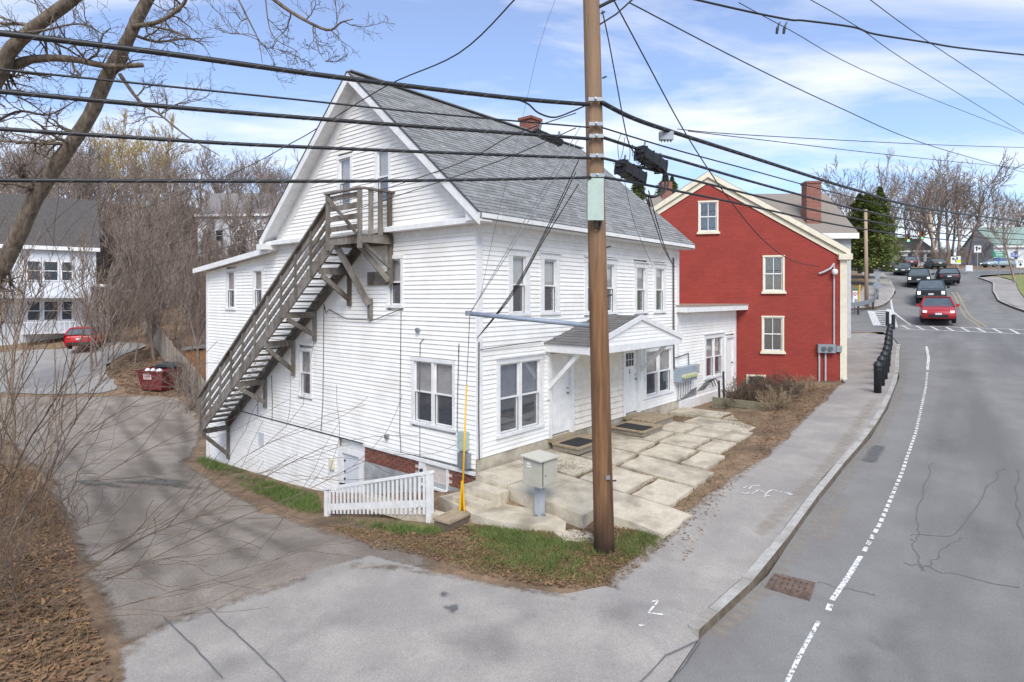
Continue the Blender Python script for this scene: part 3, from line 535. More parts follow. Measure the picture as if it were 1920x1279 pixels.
BANK = gpoly([(205, 1279), (200, 1225), (150, 1120), (128, 1000), (95, 930), (60, 880), (-60, 860), (-60, 1279)])
leaves('fallen_leaves', BANK, 16000, LEAF, 'brown leaf litter on the bank left of the driveway', 8, .05)
grass('dry_grass', BANK, 12000, .22, GRASSD, 'long dry grass on the bank left of the driveway', 9, 1.4)
HILLP = gpoly([(200, 690), (260, 655), (330, 640), (385, 700), (372, 745), (240, 738)])
leaves('fallen_leaves', HILLP, 5000, LEAF, 'leaf litter on the mound round the dumpster', 10, .07)
VG = arc(fo(RF, 1.75), 1.0) + [(48, 30), (85, 40), (85, 68)]
LAWN = mat('lawn_green', '#6d7a3f', '#8a8a52', 2.5, .95, .4, 60)
struct(sheet('lawn', VG, lambda x, y: hgt(x, y) + .06, 0, 1.5, LAWN)); 
# ------------------------------------------------------------------ white house
HANG = math.atan2(.7593, .6508)
house = thing('white_house', 'large white clapboard house with steep grey shingled gable roof on the corner', 'house', (HC.x, HC.y, 0), HANG)
MF = Matrix(((1, 0, 0, 0), (0, -1, 0, 0), (0, 0, 1, 0), (0, 0, 0, 1)))       # front wall: a along, b out, c up
MG = Matrix(((0, -1, 0, 0), (1, 0, 0, 0), (0, 0, 1, 0), (0, 0, 0, 1)))       # gable wall
EX = .108
SEGS = []
def board_rows(M, z0, z1, spanf, openings, m, ex=EX, name='clapboard', parent=None, thick=.020):
    n = int(math.ceil((z1 - z0) / ex)); g = random.Random(11)
    for i in range(n):
        a, b = z0 + i * ex, min(z1, z0 + (i + 1) * ex)
        if b - a < .02: continue
        s0 = spanf(a + .001); s1 = spanf(b - .001)
        if s0 is None or s1 is None: continue
        cuts = [(o[0], o[1]) for o in openings if o[2] < b - .015 and o[3] > a + .015]
        for p, q in rsub(s0[0], s0[1], cuts):
            p2 = p + (s1[0] - s0[0]) if abs(p - s0[0]) < 1e-6 else p; q2 = q + (s1[1] - s0[1]) if abs(q - s0[1]) < 1e-6 else q
            if q2 - p2 < .01: q2 = p2 + .01
            e = g.uniform(-.0015, .0015); tk = thick + g.uniform(-.003, .003)
            SEGS.append((q - p, M, m, name, [(p, -.03, a + e), (q, -.03, a + e), (q, tk, a + e), (p, tk, a + e), (p2, -.03, b + .006), (q2, -.03, b + .006), (q2, -.002, b + .006), (p2, -.002, b + .006)]))
def flush_boards():
    SEGS.sort(key=lambda s: -s[0]); rest = {}
    for i, (ln, M, m, name, P) in enumerate(SEGS):
        if i < 295: MB(M).hexa(P).build(name, m, house)
        else: rest.setdefault(m.name, (m, []))[1].append((M, P))
    for m, L_ in rest.values():
        mb = MB()
        for M, P in L_: t = MB(M).hexa(P); mb.add(t.v, t.f)
        mb.build('clapboards', m, house)['kind'] = 'stuff'
def window(M, a0, a1, z0, z1, parent, dbl=False, cas=.09, blind=(.5, 0), name='window', m=TRIM, hood=False, grid=False, lower=SCREEN, sashm=None, bm=None):
    sm = sashm or TRIM; mb = MB(M)
    mb.box(a0, a0 + cas, -.02, .035, z0 + .07, z1 - cas); mb.box(a1 - cas, a1, -.02, .035, z0 + .07, z1 - cas); mb.box(a0 - .015, a1 + .015, -.02, .045, z1 - cas, z1)
    mb.box(a0 - .02, a1 + .02, -.02, .06, z0, z0 + .07)
    if hood: mb.box(a0 - .04, a1 + .04, -.02, .09, z1, z1 + .035)
    wo_ = mb.build(name, m, parent); units = [(a0 + cas, a1 - cas)]
    if dbl:
        c = (a0 + a1) / 2; units = [(a0 + cas, c - .04), (c + .04, a1 - cas)]; MB(M).box(c - .04, c + .04, -.02, .03, z0 + .07, z1 - cas).build('mullion', m, wo_)
    zb, zt = z0 + .07, z1 - cas; zm = (zb + zt) / 2
    for k, (p, q) in enumerate(units):
        for (u0, u1, dep) in ((zm - .02, zt, -.02), (zb, zm + .02, -.045)):
            s = MB(M); f = .04
            s.box(p, p + f, dep - .02, dep, u0, u1); s.box(q - f, q, dep - .02, dep, u0, u1); s.box(p + f, q - f, dep - .02, dep, u1 - f, u1); s.box(p + f, q - f, dep - .02, dep, u0, u0 + f)
            if grid: s.box((p + q) / 2 - .012, (p + q) / 2 + .012, dep - .018, dep - .002, u0 + f, u1 - f)
            s.build('sash', sm, wo_)
            MB(M).box(p + f, q - f, dep - .014, dep - .009, u0 + f, u1 - f).build('pane', PANE, wo_)
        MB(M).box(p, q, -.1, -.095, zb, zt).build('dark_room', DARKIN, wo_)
        bl = blind[k % len(blind)] if isinstance(blind, tuple) else blind
        if bl > 0: MB(M).box(p + .01, q - .01, -.085, -.08, zt - (zt - zb) * bl, zt).build('blind', bm or BLIND, wo_)
        if lower is not None: MB(M).box(p + .03, q - .03, -.078, -.074, zb + .03, zm).build('insect_screen', lower, wo_)
    return wo_
# walls behind the boards
main_prof = [(0.13, -2.9), (8.7, -2.9), (8.7, 5.25), (4.3, 9.05), (0.13, 5.25)]
mb = MB(); mb.slab([(0.13, y, z) for y, z in main_prof], (9.94, 0, 0)); mb.build('wall', WHITE, house)
mb = MB(); mb.slab([(0.13, y, z) for y, z in [(8.72, -2.9), (13.75, -2.9), (13.75, 4.5), (8.72, 4.98)]], (7, 0, 0)); mb.build('wing_wall', WHITE, house)
GO = [(11.51, 12.25, 3.1, 4.53), (9.56, 10.26, 3.12, 4.5), (2.48, 3.12, 3.28, 4.6), (6.64, 7.38, .57, 2.04), (.63, 2.16, .47, 2.1), (4.63, 5.34, 6.0, 7.45), (2.97, 3.63, 5.9, 7.42), (4.12, 5.31, -2.9, -.6)]
FO = [(1.08, 1.87, 3.1, 4.68), (2.30, 3.11, 3.1, 4.66), (4.27, 4.98, 3.05, 4.66), (5.27, 5.97, 3.05, 4.65), (7.03, 7.88, 3.03, 4.62), (8.30, 9.15, 3.02, 4.64), (.65, 2.40, .30, 2.13), (2.63, 3.76, -.1, 2.1), (6.34, 7.40, -.1, 2.0), (7.66, 9.67, .3, 1.93)]
def gspan(z):
    if z < -.33: return (5.31, 13.8)
    if z < 4.5: return (.0, 13.8)
    if z < 5.2: return (.0, max(8.75, min(13.8, 8.7 + (4.98 - z) / .098)))
    h = (9.12 - z) / .861
    return (4.3 - h, 4.3 + h) if h > .08 else None
board_rows(MG, -2.85, 9.1, gspan, GO, WHITE)
board_rows(MF, -.04, 5.0, lambda z: (.19, 10.0), FO + [(3.76, 6.34, -1, 2.1)], WHITE)
board_rows(MF, -.04, 2.1, lambda z: (3.78, 6.32), [], CREAMSID, .165, 'wide_clapboard', thick=.045)
# windows
for i, o in enumerate(GO[:7]):
    window(MG, o[0], o[1], o[2], o[3], house, dbl=(i == 4), blind=(.55, .52) if i == 4 else ((.55, 0) if i < 4 else (.6, 0)), lower=SCREEN)
for i, o in enumerate(FO[:6]): window(MF, o[0], o[1], o[2], o[3], house, cas=.15, blind=(.52, 0), hood=True)
window(MF, *FO[6], house, dbl=True, cas=.13, blind=(1.0, 1.0), lower=SCREEN, hood=True, bm=BLINDG); window(MF, *FO[9], house, dbl=True, cas=.13, blind=(.55, .55), hood=True)
# corner boards, water table, frieze, cornices
mb = MB(MF); mb.box(0, .19, -.03, .03, -.04, 5.0); mb.build('corner_board', TRIM, house)
mb = MB(MF); mb.box(9.99, 10.17, -.03, .03, -.04, 5.0); mb.build('corner_board', TRIM, house)
MB(MG).box(13.72, 13.86, -.03, .03, -2.9, 4.5).build('corner_board', TRIM, house)
MB(MF).box(0, 10.17, -.03, .035, 5.0, 5.2).build('frieze_board', TRIM, house)
MB(MG).box(4.05, 13.8, -.02, .024, -.36, -.33).build('drip_edge', DKMETAL, house); MB(MG).box(.0, 4.1, -.02, .05, -.40, -.33).build('drip_edge', TRIM, house)
mb = MB(); mb.slab([(-.34, -.43, 5.20), (-.34, -.02, 5.20), (-.34, -.02, 5.44), (-.34, -.38, 5.34), (-.34, -.43, 5.30)], (10.8, 0, 0)); mb.build('eave_box', TRIM, house)
MB(MF).box(-.30, 10.4, .43, .50, 5.24, 5.34).build('gutter', TRIM, house)
mb = MB(MG); mb.slab([(-.42, 0, 5.16), (-.42, .30, 5.16), (-.42, .30, 5.27), (-.42, .0, 5.36)], (9.5, 0, 0)); mb.build('gable_cornice', TRIM, house)
MB(MG).box(-.02, 8.7, -.02, .025, 5.0, 5.16).build('gable_frieze', TRIM, house)
# main roof
EY0, EZ0, RY, RZ, EY1 = -.47, 5.36, 4.3, 9.48, 9.07; sl = (RZ - EZ0) / (RY - EY0)
roof = MB().slab([(-.36, EY0, EZ0 - .0), (-.36, RY, RZ - .0), (-.36, RY, RZ - .14), (-.36, EY0, EZ0 - .14)], (10.85, 0, 0)).build('roof', SHING, house)
MB().slab([(-.36, EY1, EZ0), (-.36, RY, RZ), (-.36, RY, RZ - .14), (-.36, EY1, EZ0 - .14)], (10.85, 0, 0)).build('rear_roof', SHING, house)
for sgn_ in (-1, 1):
    y0 = EY0 if sgn_ < 0 else EY1
    def sp(y, d): return RZ - sl * abs(y - RY) * (1 if True else 1) - d
    ze = EZ0
    MB().slab([(-.40, y0, ze - .02), (-.40, RY, RZ - .02), (-.40, RY, RZ - .27), (-.40, y0, ze - .27)], (.045, 0, 0)).build('rake_board', TRIM, house)
    MB().slab([(-.355, y0, ze - .15), (-.355, RY, RZ - .15), (-.355, RY, RZ - .19), (-.355, y0, ze - .19)], (.38, 0, 0)).build('rake_soffit', TRIM, house)
    MB().slab([(-.02, y0 - sgn_ * .35, ze + .13), (-.02, RY, RZ - .19), (-.02, RY, RZ - .62), (-.02, y0 - sgn_ * .35, ze - .30)], (.03, 0, 0)).build('rake_frieze', TRIM, house)
    MB().slab([(-.42, y0, ze + .005), (-.42, RY, RZ + .005), (-.42, RY, RZ - .015), (-.42, y0, ze - .015)], (.05, 0, 0)).build('drip_edge', DKMETAL, house)
# shingle tabs on the street slope: rows of tabs of uneven width
L = math.hypot(RY - EY0, RZ - EZ0); ud = Vector((0, (RY - EY0) / L, (RZ - EZ0) / L)); nd = Vector((0, -ud.z, ud.y)); SE = .145
tabs = []; g = random.Random(5)
for r in range(int(L / SE)):
    x = -.36 - g.uniform(0, .2)
    while x < 10.49:
        wd = g.choice((.16, .22, .3, .34)); x0, x1 = max(x, -.36), min(x + wd, 10.49)
        if x1 - x0 > .03: tabs.append((x0, x1, r * SE, .004 + .007 * g.random()))
        x += wd + .006
def tab_mesh(wd, th):
    o = Vector((0, 0, 0)); a = ud * 0; b = ud * (SE + .02); X = Vector((wd, 0, 0))
    return MB().hexa([a, a + X, b + X, b, a + nd * (th + .008), a + X + nd * (th + .008), b + X + nd * .003, b + nd * .003])
near = sorted(range(len(tabs)), key=lambda i: tabs[i][0] + tabs[i][2] * .8)[:290]; nearset = set(near)
cache = {}
for i in near:
    x0, x1, d, th = tabs[i]; key = (round(x1 - x0, 2), round(th, 3))
    if key not in cache: cache[key] = tab_mesh(key[0], key[1]).build('shingle', SHING, house); o = cache[key]
    else: o = cache[key].copy(); col.objects.link(o)
    o.parent = house; o.location = Vector((x0, EY0, EZ0)) + ud * d
mb = MB()
for i, (x0, x1, d, th) in enumerate(tabs):
    if i in nearset: continue
    a = Vector((x0, EY0, EZ0)) + ud * d; b = a + ud * (SE + .02); X = Vector((x1 - x0, 0, 0))
    mb.hexa([a, a + X, b + X, b, a + nd * (th + .008), a + X + nd * (th + .008), b + X + nd * .003, b + nd * .003])
mb.build('shingles', SHING, house)['kind'] = 'stuff'
MB().bar((-.37, RY, RZ + .01), (10.5, RY, RZ + .01), .28, .03).build('ridge_cap', SHING, house)
ch = MB().box(7.85, 8.45, 4.75, 5.3, 8.2, 10.2).build('chimney', brickmat('far_brick', '#8a4a3b', '#74392d', '#a08a7c'), house); MB().box(7.8, 8.5, 4.7, 5.35, 10.2, 10.3).build('chimney_cap', BRICK, ch)
# wing roof
MB().slab([(-.28, 8.6, 5.13), (-.28, 14.25, 4.62), (-.28, 14.25, 4.52), (-.28, 8.6, 5.03)], (7.5, 0, 0)).build('wing_roof', SHINGB, house)
MB().slab([(-.33, 8.6, 5.11), (-.33, 14.3, 4.60), (-.33, 14.3, 4.43), (-.33, 8.6, 4.94)], (.05, 0, 0)).build('wing_fascia', TRIM, house)
MB().slab([(-.28, 8.6, 5.02), (-.28, 14.25, 4.51), (-.28, 14.25, 4.48), (-.28, 8.6, 4.99)], (.3, 0, 0)).build('wing_soffit', TRIM, house)
MB().box(-.5, -.02, 8.55, 9.05, 5.02, 5.2).build('eave_return', TRIM, house)
# foundation: brick band, parging, basement window and door
MB(MG).box(0, 4.1, -.10, -.015, -.80, -.40).build('mortar_bed', MORTAR, house)
g = random.Random(3); bh, bw = .055, .195
proto = None
for r in range(6):
    z = -.79 + r * (bh + .0155); s = .01 - (.1 if r % 2 else 0)
    while s < 4.08:
        s0, s1 = max(.01, s), min(s + bw, 4.09)
        if s1 - s0 > .04 and not (s1 > .86 and s0 < 1.9):
            if abs(s1 - s0 - bw) < 1e-6 and proto is not None: o = proto.copy(); col.objects.link(o); o.location = (0, s0, z + g.uniform(-.002, .002))
            else:
                o = MB(MG).box(0, s1 - s0, -.06, .004 + g.uniform(0, .004), 0, bh).build('brick', BRICK, house); o.location = (0, s0, z)
                if abs(s1 - s0 - bw) < 1e-6: proto = o
        s += bw + .02
MB(MG).box(0, 4.1, -.10, .012, -2.9, -.80).build('foundation', CONCG, house)
bwin = MB(MG).box(.88, 1.88, -.05, .03, -.42, -.36).box(.88, .93, -.05, .03, -.92, -.42).box(1.66, 1.88, -.05, .03, -.80, -.42).box(.88, 1.88, -.05, .06, -.97, -.92).build('basement_window', TRIM, house)
MB(MG).box(.93, 1.66, -.03, -.02, -.92, -.42).build('pane', mat('dusty_brown_glass', '#4a3d33', '#5d5148', 6, .3), bwin)
MB(MG).box(.93, 1.66, -.018, -.01, -.92, -.82).build('lower_pane', DKWIN, bwin); MB(MG).cyl((1.77, .03, -.6), .04, .05, 10, axis='y').build('vent', DKMETAL, bwin)
bd = MB(MG).box(4.12, 4.32, -.03, .035, -2.9, -.6).box(5.11, 5.31, -.03, .035, -2.9, -.6).box(4.32, 5.11, -.03, .035, -.74, -.6).build('basement_door', TRIM, house)
MB(MG).box(4.32, 5.11, -.05, -.02, -2.75, -.74).build('door_leaf', mat('door_paint_grey_white', '#d3d7dd', '#c6cad0', 4, .5), bd)
for z in (-.95, -1.25, -1.45): MB(MG).cyl((5.02, -.02, z), .03, .03, 8, axis='y').build('lock', DKMETAL, bd)
MB(MG).box(4.98, 5.2, .0, .05, -1.62, -1.58).build('hasp', DKMETAL, bd)
MB(MF).box(0.0, 10.17, -.1, -.0, -.8, -.04).build('front_foundation', CONC, house)
# front doors
DOORP = mat('front_door_paint', '#e8e8e5', '#dededb', 4, .45)
for k, (a0, a1, z1) in enumerate(((2.63, 3.76, 2.1), (6.34, 7.40, 2.0))):
    fr = MB(MF).box(a0, a0 + .14, -.05, .04, -.06, z1 - .1).box(a1 - .14, a1, -.05, .04, -.06, z1 - .1).box(a0, a1, -.05, .045, z1 - .1, z1).build('front_door', TRIM, house)
    leaf = MB(MF).box(a0 + .14, a1 - .14, -.09, -.05, 0, z1 - .1).build('door_leaf', DOORP, fr)
    for (p, q, z0_, z1_) in ((.12, .36, .15, .75), (.44, .68, .15, .75), (.12, .36, .9, 1.35), (.44, .68, .9, 1.35)): MB(MF).box(a0 + .14 + p, a0 + .14 + q, -.052, -.042, z0_, z1_).build('door_panel', DOORP, fr)
    if k == 1:
        MB(MF).box(a0 + .3, a1 - .3, -.06, -.045, 1.42, 1.82).build('glazing', DKWIN, fr)
        for q in (.33, .67): MB(MF).box(a0 + .3 + (a1 - a0 - .6) * q - .01, a0 + .3 + (a1 - a0 - .6) * q + .01, -.05, -.04, 1.42, 1.82).build('glazing_bar', TRIM, fr)
        MB(MF).box(a0 + .3, a1 - .3, -.05, -.04, 1.61, 1.63).build('glazing_bar', TRIM, fr)
        MB(MF).box(a0 + .48, a0 + .52, -.05, -.04, 1.2, 1.32).box(a0 + .44, a0 + .56, -.05, -.04, 1.2, 1.215).build('door_number', DKMETAL, fr)
    else: MB(MF).box(a0 + .5, a0 + .53, -.05, -.04, 1.38, 1.52).build('door_number', DKMETAL, fr)
    MB(MF).cyl((a1 - .22, -.04, 1.0), .028, .05, 10, axis='y').build('door_knob', METALG, fr); MB(MF).cyl((a1 - .22, -.04, 1.13), .02, .03, 10, axis='y').build('deadbolt', METALG, fr)
    MB(MF).box(a0, a1, -.02, .16, -.14, -.05).build('threshold', WOODST, fr)
# door canopy
T0, T1, W1, ZE, ZP = 2.5, 7.5, 1.3, 2.33, 2.98; tm = (T0 + T1) / 2
can = MB(MF).slab([(T0, 0, ZE), (tm, 0, ZP), (T1, 0, ZE), (T1, 0, ZE + .06), (tm, 0, ZP + .06), (T0, 0, ZE + .06)], (0, W1 + .05, 0)).build('door_canopy', TRIM, house)
for sg in (-1, 1):
    e = T0 if sg < 0 else T1; run = abs(tm - e); nn = 13; du = (ZP - ZE) / run
    mb = MB(MF); gg = random.Random(8)
    for r in range(nn):
        b0 = 0.0
        while b0 < W1 + .06:
            b1 = min(b0 + gg.choice((.18, .26, .33)), W1 + .08); s0 = -.06 + r * (run + .06) / nn; s1 = s0 + (run + .06) / nn + .02; q = .07 + gg.random() * .008
            a0_, a1_ = e - sg * s0, e - sg * s1
            mb.hexa([(a0_, b0, ZE + du * s0 + .06), (a1_, b0, ZE + du * s1 + .06), (a1_, b1 - .005, ZE + du * s1 + .06), (a0_, b1 - .005, ZE + du * s0 + .06), (a0_, b0, ZE + du * s0 + q + .012), (a1_, b0, ZE + du * s1 + q - .006), (a1_, b1 - .005, ZE + du * s1 + q - .006), (a0_, b1 - .005, ZE + du * s0 + q + .012)])
            b0 = b1
    mb.build('shingles', SHINGB, can)['kind'] = 'stuff'
    MB(MF).slab([(e, W1 + .05, ZE - .04), (tm, W1 + .05, ZP - .04), (tm, W1 + .05, ZP + .09), (e, W1 + .05, ZE + .09)], (0, .04, 0)).build('rake_board', TRIM, can)
    MB(MF).box(e - .02, e + .02, 0, W1 + .05, ZE - .16, ZE + .04).build('fascia', TRIM, can)
    x = e - sg * .12; MB(MF).bar((x, .06, 1.25), (x, 1.05, ZE - .08), .09, .10).build('brace', TRIM, can); MB(MF).box(x - .05, x + .05, 0, .07, .95, ZE - .05).build('wall_post', TRIM, can)
MB(MF).box(T0, T1, W1 - .02, W1 + .05, ZE - .18, ZE + .0).build('front_beam', TRIM, can)
for i in range(6):
    z = ZE + i * .1; h0 = (ZP - z) / (ZP - ZE) * (tm - T0); h2 = max(.02, (ZP - z - .1) / (ZP - ZE) * (tm - T0))
    MB(MF).hexa([(tm - h0, W1, z), (tm + h0, W1, z), (tm + h0, W1 + .045, z), (tm - h0, W1 + .045, z), (tm - h2, W1, z + .1), (tm + h2, W1, z + .1), (tm + h2, W1 + .03, z + .1), (tm - h2, W1 + .03, z + .1)]).build('pediment_board', WHITE, can)
MB(MF).box(T0 + .03, T1 - .03, .03, W1 - .03, ZE - .03, ZE - .01).build('ceiling_board', TRIM, can)
# rear addition at the far end of the front wall
add = house
MB().box(10.2, 15.55, .13, 5, -.6, 3.0).build('addition_wall', WHITE, house)
AO = [(12.34, 14.24, .42, 2.13), (14.45, 15.42, -.3, 1.98)]
board_rows(MF, -.12, 3.0, lambda z: (10.2, 15.48), AO + [(9.6, 11.0, 99, 99)], WHITE)
MB(MF).box(15.46, 15.6, -.03, .03, -.2, 3.0).build('corner_board', TRIM, house); MB(MF).box(10.2, 15.6, -.03, .04, -.5, -.12).build('skirt_board', TRIM, house)
window(MF, *AO[0], house, dbl=True, cas=.16, blind=(.55, .55), hood=True)
ad = MB(MF).box(14.45, 14.58, -.05, .03, -.3, 1.9).box(15.29, 15.42, -.05, .03, -.3, 1.9).box(14.45, 15.42, -.05, .035, 1.88, 1.98).build('side_door', TRIM, house); lf = MB(MF).box(14.58, 15.29, -.06, -.03, -.25, 1.88).build('door_leaf', DOORP, ad); MB(MF).cyl((15.2, -.02, .85), .03, .05, 8, axis='y').build('door_knob', DKMETAL, ad)
MB(MF).box(9.95, 16.3, -.6, .42, 3.02, 3.22).build('addition_eave', TRIM, house); MB(MF).box(9.93, 16.32, -4.8, .44, 3.22, 3.27).build('addition_roof', mat('rusty_roof_edge', '#8f8b86', '#a5745a', 5, .8), house)
# meter bank and conduits on the front wall
mt = MB(MF).box(9.75, 11.15, .0, .26, .62, 1.12).build('meter_bank', mat('meter_bank_paint', '#9aa6b0', '#8e9aa4', 6, .45), house)
for k in range(6): m_ = MB(MF).cyl((9.98 + k * .19, .26, .80), .075, .09, 14, axis='y').build('meter', mat('meter_glass', '#c8c9a2', '#b5b78c', 5, .25), mt)
MB(MF).box(11.16, 11.5, 0, .2, .8, 1.12).build('junction_box', BEIGE, mt)
for k in range(6): MB(MF).tube([(9.9 + k * .2, .12, .62), (9.9 + k * .2, .12, .2 + k * .03), (9.95 + k * .2, .08, -.02 + k * .04), (10.2 + k * .22, .05, -.05 + k * .05), (11.6, .05, .0 + k * .05)], .010, 6).build('conduit', CABLEG, mt)
MB(MF).tube([(9.72, .06, 1.1), (9.68, .06, 1.6), (9.66, .06, 4.9)], .03, 8).build('service_conduit', CABLEG, mt)
MB(MF).tube([(9.68, .06, 1.45), (10.4, .06, 1.5), (10.85, .06, 1.55), (10.9, .06, 1.12)], .018, 6).build('conduit', CABLEG, mt)
for k in range(3): MB(MF).tube([(11.7 + k * .25, .05, .1), (12.3 + k * .25, .1, .35), (12.7 + k * .25, .12, .4), (12.95 + k * .25, .12, .12)], .02, 6).build('vent_pipe', CABLEG, mt)
# wall clutter
MB(MG).box(9.5, 9.85, .0, .035, -1.28, -.86).build('wall_hatch', mat('grey_hatch_paint', '#c9ced3', '#bfc4c9', 5, .5), house)
for (a, z) in ((11.3, 2.1), (1.9, 2.75), (3.1, .0)): MB(MG).cyl((a, .0, z), .06, .09, 10, axis='y').build('vent_hood', METALG, house)
MB(MG).box(5.48, 5.66, 0, .1, -1.28, -1.0).build('doorside_lamp', CREAM, house)
for pts in ([(6.0, 3.35), (6.02, 2.2), (6.05, .6), (6.15, -.3)], [(2.55, 3.2), (2.58, 1.5), (2.6, .2), (2.55, -.3)], [(1.7, 2.55), (1.83, 2.45), (1.85, 1.2), (1.84, -.3)], [(9.9, .35), (9.92, -.3)], [(9.0, 1.05), (8.95, .2), (8.97, -.4)], [(.52, 2.3), (.5, 2.5), (.55, 1.2), (.56, .5)]):
    MB(MG).tube([(a, .03, z) for a, z in pts], .009, 5).build('wall_wire', CABLEG, house)
MB(MG).tube([(6.0, .04, 3.35), (5.85, .06, 3.1), (5.7, .06, 3.2), (4.8, .08, 2.95), (3.6, .08, 2.95), (2.5, .06, 3.25)], .011, 5).build('wall_wire', CABLE, house)
MB(MF).tube([(.05, .05, 2.55), (.04, .05, 1.0), (.05, .06, -.05)], .014, 6).build('wall_wire', CABLEG, house)
MB(MF).tube([(.1, .05, 2.38), (1.2, .05, 2.42), (2.3, .05, 2.45)], .009, 5).build('wall_wire', CABLE, house)
gmb = MB(MG).box(.18, .42, .03, .16, .15, .55).build('gas_meter_box', GREENB, house); MB(MG).box(.12, .42, .03, .16, -.25, .08).build('outlet_box', METALG, house)
flush_boards()
# ------------------------------------------------------------------ outside staircase
stair = thing('outside_staircase', 'weathered grey wooden staircase climbing the gable wall to the attic', 'staircase', (HC.x, HC.y, 0), HANG)
SA, SB, ZT, ZB, WO = 4.25, 12.1, 5.08, -.72, .92; NS = 28
def S(s, b, z): return (s, b, z)
slp = (ZT - ZB) / (SB - SA)
def zs(s): return ZT - (s - SA) * slp
for b in (.07, WO): MB(MG).bar((SA - .1, b, zs(SA - .1) - .2), (SB, b, zs(SB) - .2), .05, .30).build('stringer', BOARDW, stair)
for i in range(NS):
    s = SA + (i + .5) * (SB - SA) / NS; z = zs(SA + i * (SB - SA) / NS) - .22
    MB(MG).box(s - .15, s + .14, .05, WO + .03, z, z + .04).build('tread', BOARDW, stair)
for i in range(11):
    s = SA + .1 + i * (SB - SA - .15) / 10; MB(MG).box(s - .035, s + .035, WO + .03, WO + .075, zs(s) - .33, zs(s) + .86).build('rail_post', BOARDW, stair)
MB(MG).bar((SA, WO + .05, zs(SA) + .9), (SB + .1, WO + .05, zs(SB + .1) + .9), .13, .05).build('handrail', BOARDW, stair)
for dz, hh in ((.74, .14), (.45, .13), (.17, .13)): MB(MG).bar((SA, WO + .015, zs(SA) + dz), (SB, WO + .015, zs(SB) + dz), .03, hh).build('rail_board', BOARDW, stair)
LA, LB = 2.85, 4.3
for k in range(6): MB(MG).box(LA + k * .245, LA + k * .245 + .235, .04, WO + .05, ZT - .04, ZT).build('deck_board', BOARDW, stair)
for b in (.06, WO): MB(MG).box(LA, LB, b - .03, b + .03, ZT - .22, ZT - .042).build('deck_joist', BOARDW, stair)
for s in (LA + .02, LB - .02): MB(MG).box(s - .025, s + .025, .09, WO - .03, ZT - .21, ZT - .045).build('deck_joist', BOARDW, stair)
for (s, b) in ((LB, WO + .06), (LA + .08, WO + .06)): MB(MG).box(s - .05, s + .05, b - .04, b + .04, ZT - .35, ZT + 1.08).build('rail_post', BOARDW, stair)
for k in range(4): MB(MG).box(LA + .05, LB - .05, WO + .0, WO + .028, ZT + .12 + k * .26, ZT + .25 + k * .26).build('rail_board', BOARDW, stair)
MB(MG).bar((LA + .12, WO + .115, ZT + .0), (LB - .05, WO + .115, ZT + 1.0), .03, .09).build('diagonal_brace', BOARDW, stair)
MB(MG).bar((LB + .1, WO + .06, ZT + 1.1), (LA, WO + .06, ZT + 1.1), .12, .045).build('handrail', BOARDW, stair); MB(MG).bar((LA + .02, WO + .02, ZT + 1.1), (LA + .02, .0, ZT + 1.1), .12, .045).build('handrail', BOARDW, stair)
for b in (.7, .42, .14): MB(MG).box(LA - .01, LA + .04, b - .06, b + .06, ZT - .0, ZT + 1.08).build('baluster', BOARDW, stair)
def bracket(s, zt, zb, ob=WO):
    MB(MG).box(s - .06, s + .03, .1, ob + .05, zt - .17, zt).build('bracket_beam', BOARDW, stair); MB(MG).box(s - .06, s + .06, .02, .09, zb, zt + .0).build('wall_post', BOARDW, stair)
    MB(MG).bar((s - .02, ob - .02, zt - .2), (s - .02, .1, zb + .2), .08, .12).build('bracket_brace', BOARDW, stair)
bracket(12.0, zs(12.0) - .28, -2.12); bracket(9.37, zs(9.37) - .38, -.02); bracket(7.63, zs(7.63) - .33, 1.16); bracket(6.45, zs(6.45) - .33, 2.26); bracket(4.72, zs(4.72) - .42, 3.3)
MB(MG).bar((4.2, WO - .05, ZT - .1), (3.77, .1, 3.35), .10, .16).build('landing_brace', BOARDW, stair); MB(MG).box(3.71, 3.84, .02, .1, 2.98, 3.5).build('wall_post', BOARDW, stair)
MB(MG).bar((3.3, WO - .05, ZT - .12), (2.95, .1, 3.95), .09, .13).build('landing_brace', BOARDW, stair); MB(MG).box(2.88, 3.0, .02, .1, 3.85, ZT - .22).build('wall_post', BOARDW, stair)
MB(MG).box(2.9, 3.9, .02, .06, 3.85, 4.2).build('wall_cleat', BOARDW, stair); MB(MG).bar((3.0, WO - .02, ZT - .15), (2.92, .1, 4.3), .06, .08).build('landing_brace', BOARDW, stair)
# ------------------------------------------------------------------ patio slabs, steps
PAT = struct(bpy.data.objects.new('patio', None)); col.objects.link(PAT); PAT.location = (HC.x, HC.y, 0); PAT.rotation_euler = (0, 0, HANG)
g = random.Random(12)
tj = [-.12, 1.35, 2.7, 3.9, 5.2, 6.5, 7.9, 9.2, 10.4]
def slab(t0, t1, w0, w1, top=-.3, j=.05, bot=-.95, nm='paving_slab', par=None):
    J = lambda: g.uniform(-j, j); P = []
    for (a, b, c, d) in ((t0, w0, t1, w0), (t1, w0, t1, w1), (t1, w1, t0, w1), (t0, w1, t0, w0)):
        for k in range(4): P.append((a + (c - a) * k / 4 + J() * .5, b + (d - b) * k / 4 + J() * .5))
    m = MB(MF); n = len(P); e = [g.uniform(-.006, .006) for _ in range(3)]
    vs = [(x, y, bot) for x, y in P] + [(x, y, top - (.085 * max(0, 1 - x / 7) * y if par is None else 0) + e[0] + e[1] * (x - t0) + e[2] * (y - w0)) for x, y in P]
    m.add(vs, [tuple(range(n)), tuple(range(n, 2 * n))[::-1]] + [(i, n + i, n + (i + 1) % n, (i + 1) % n) for i in range(n)]); return m.build(nm, CONC, par or PAT)
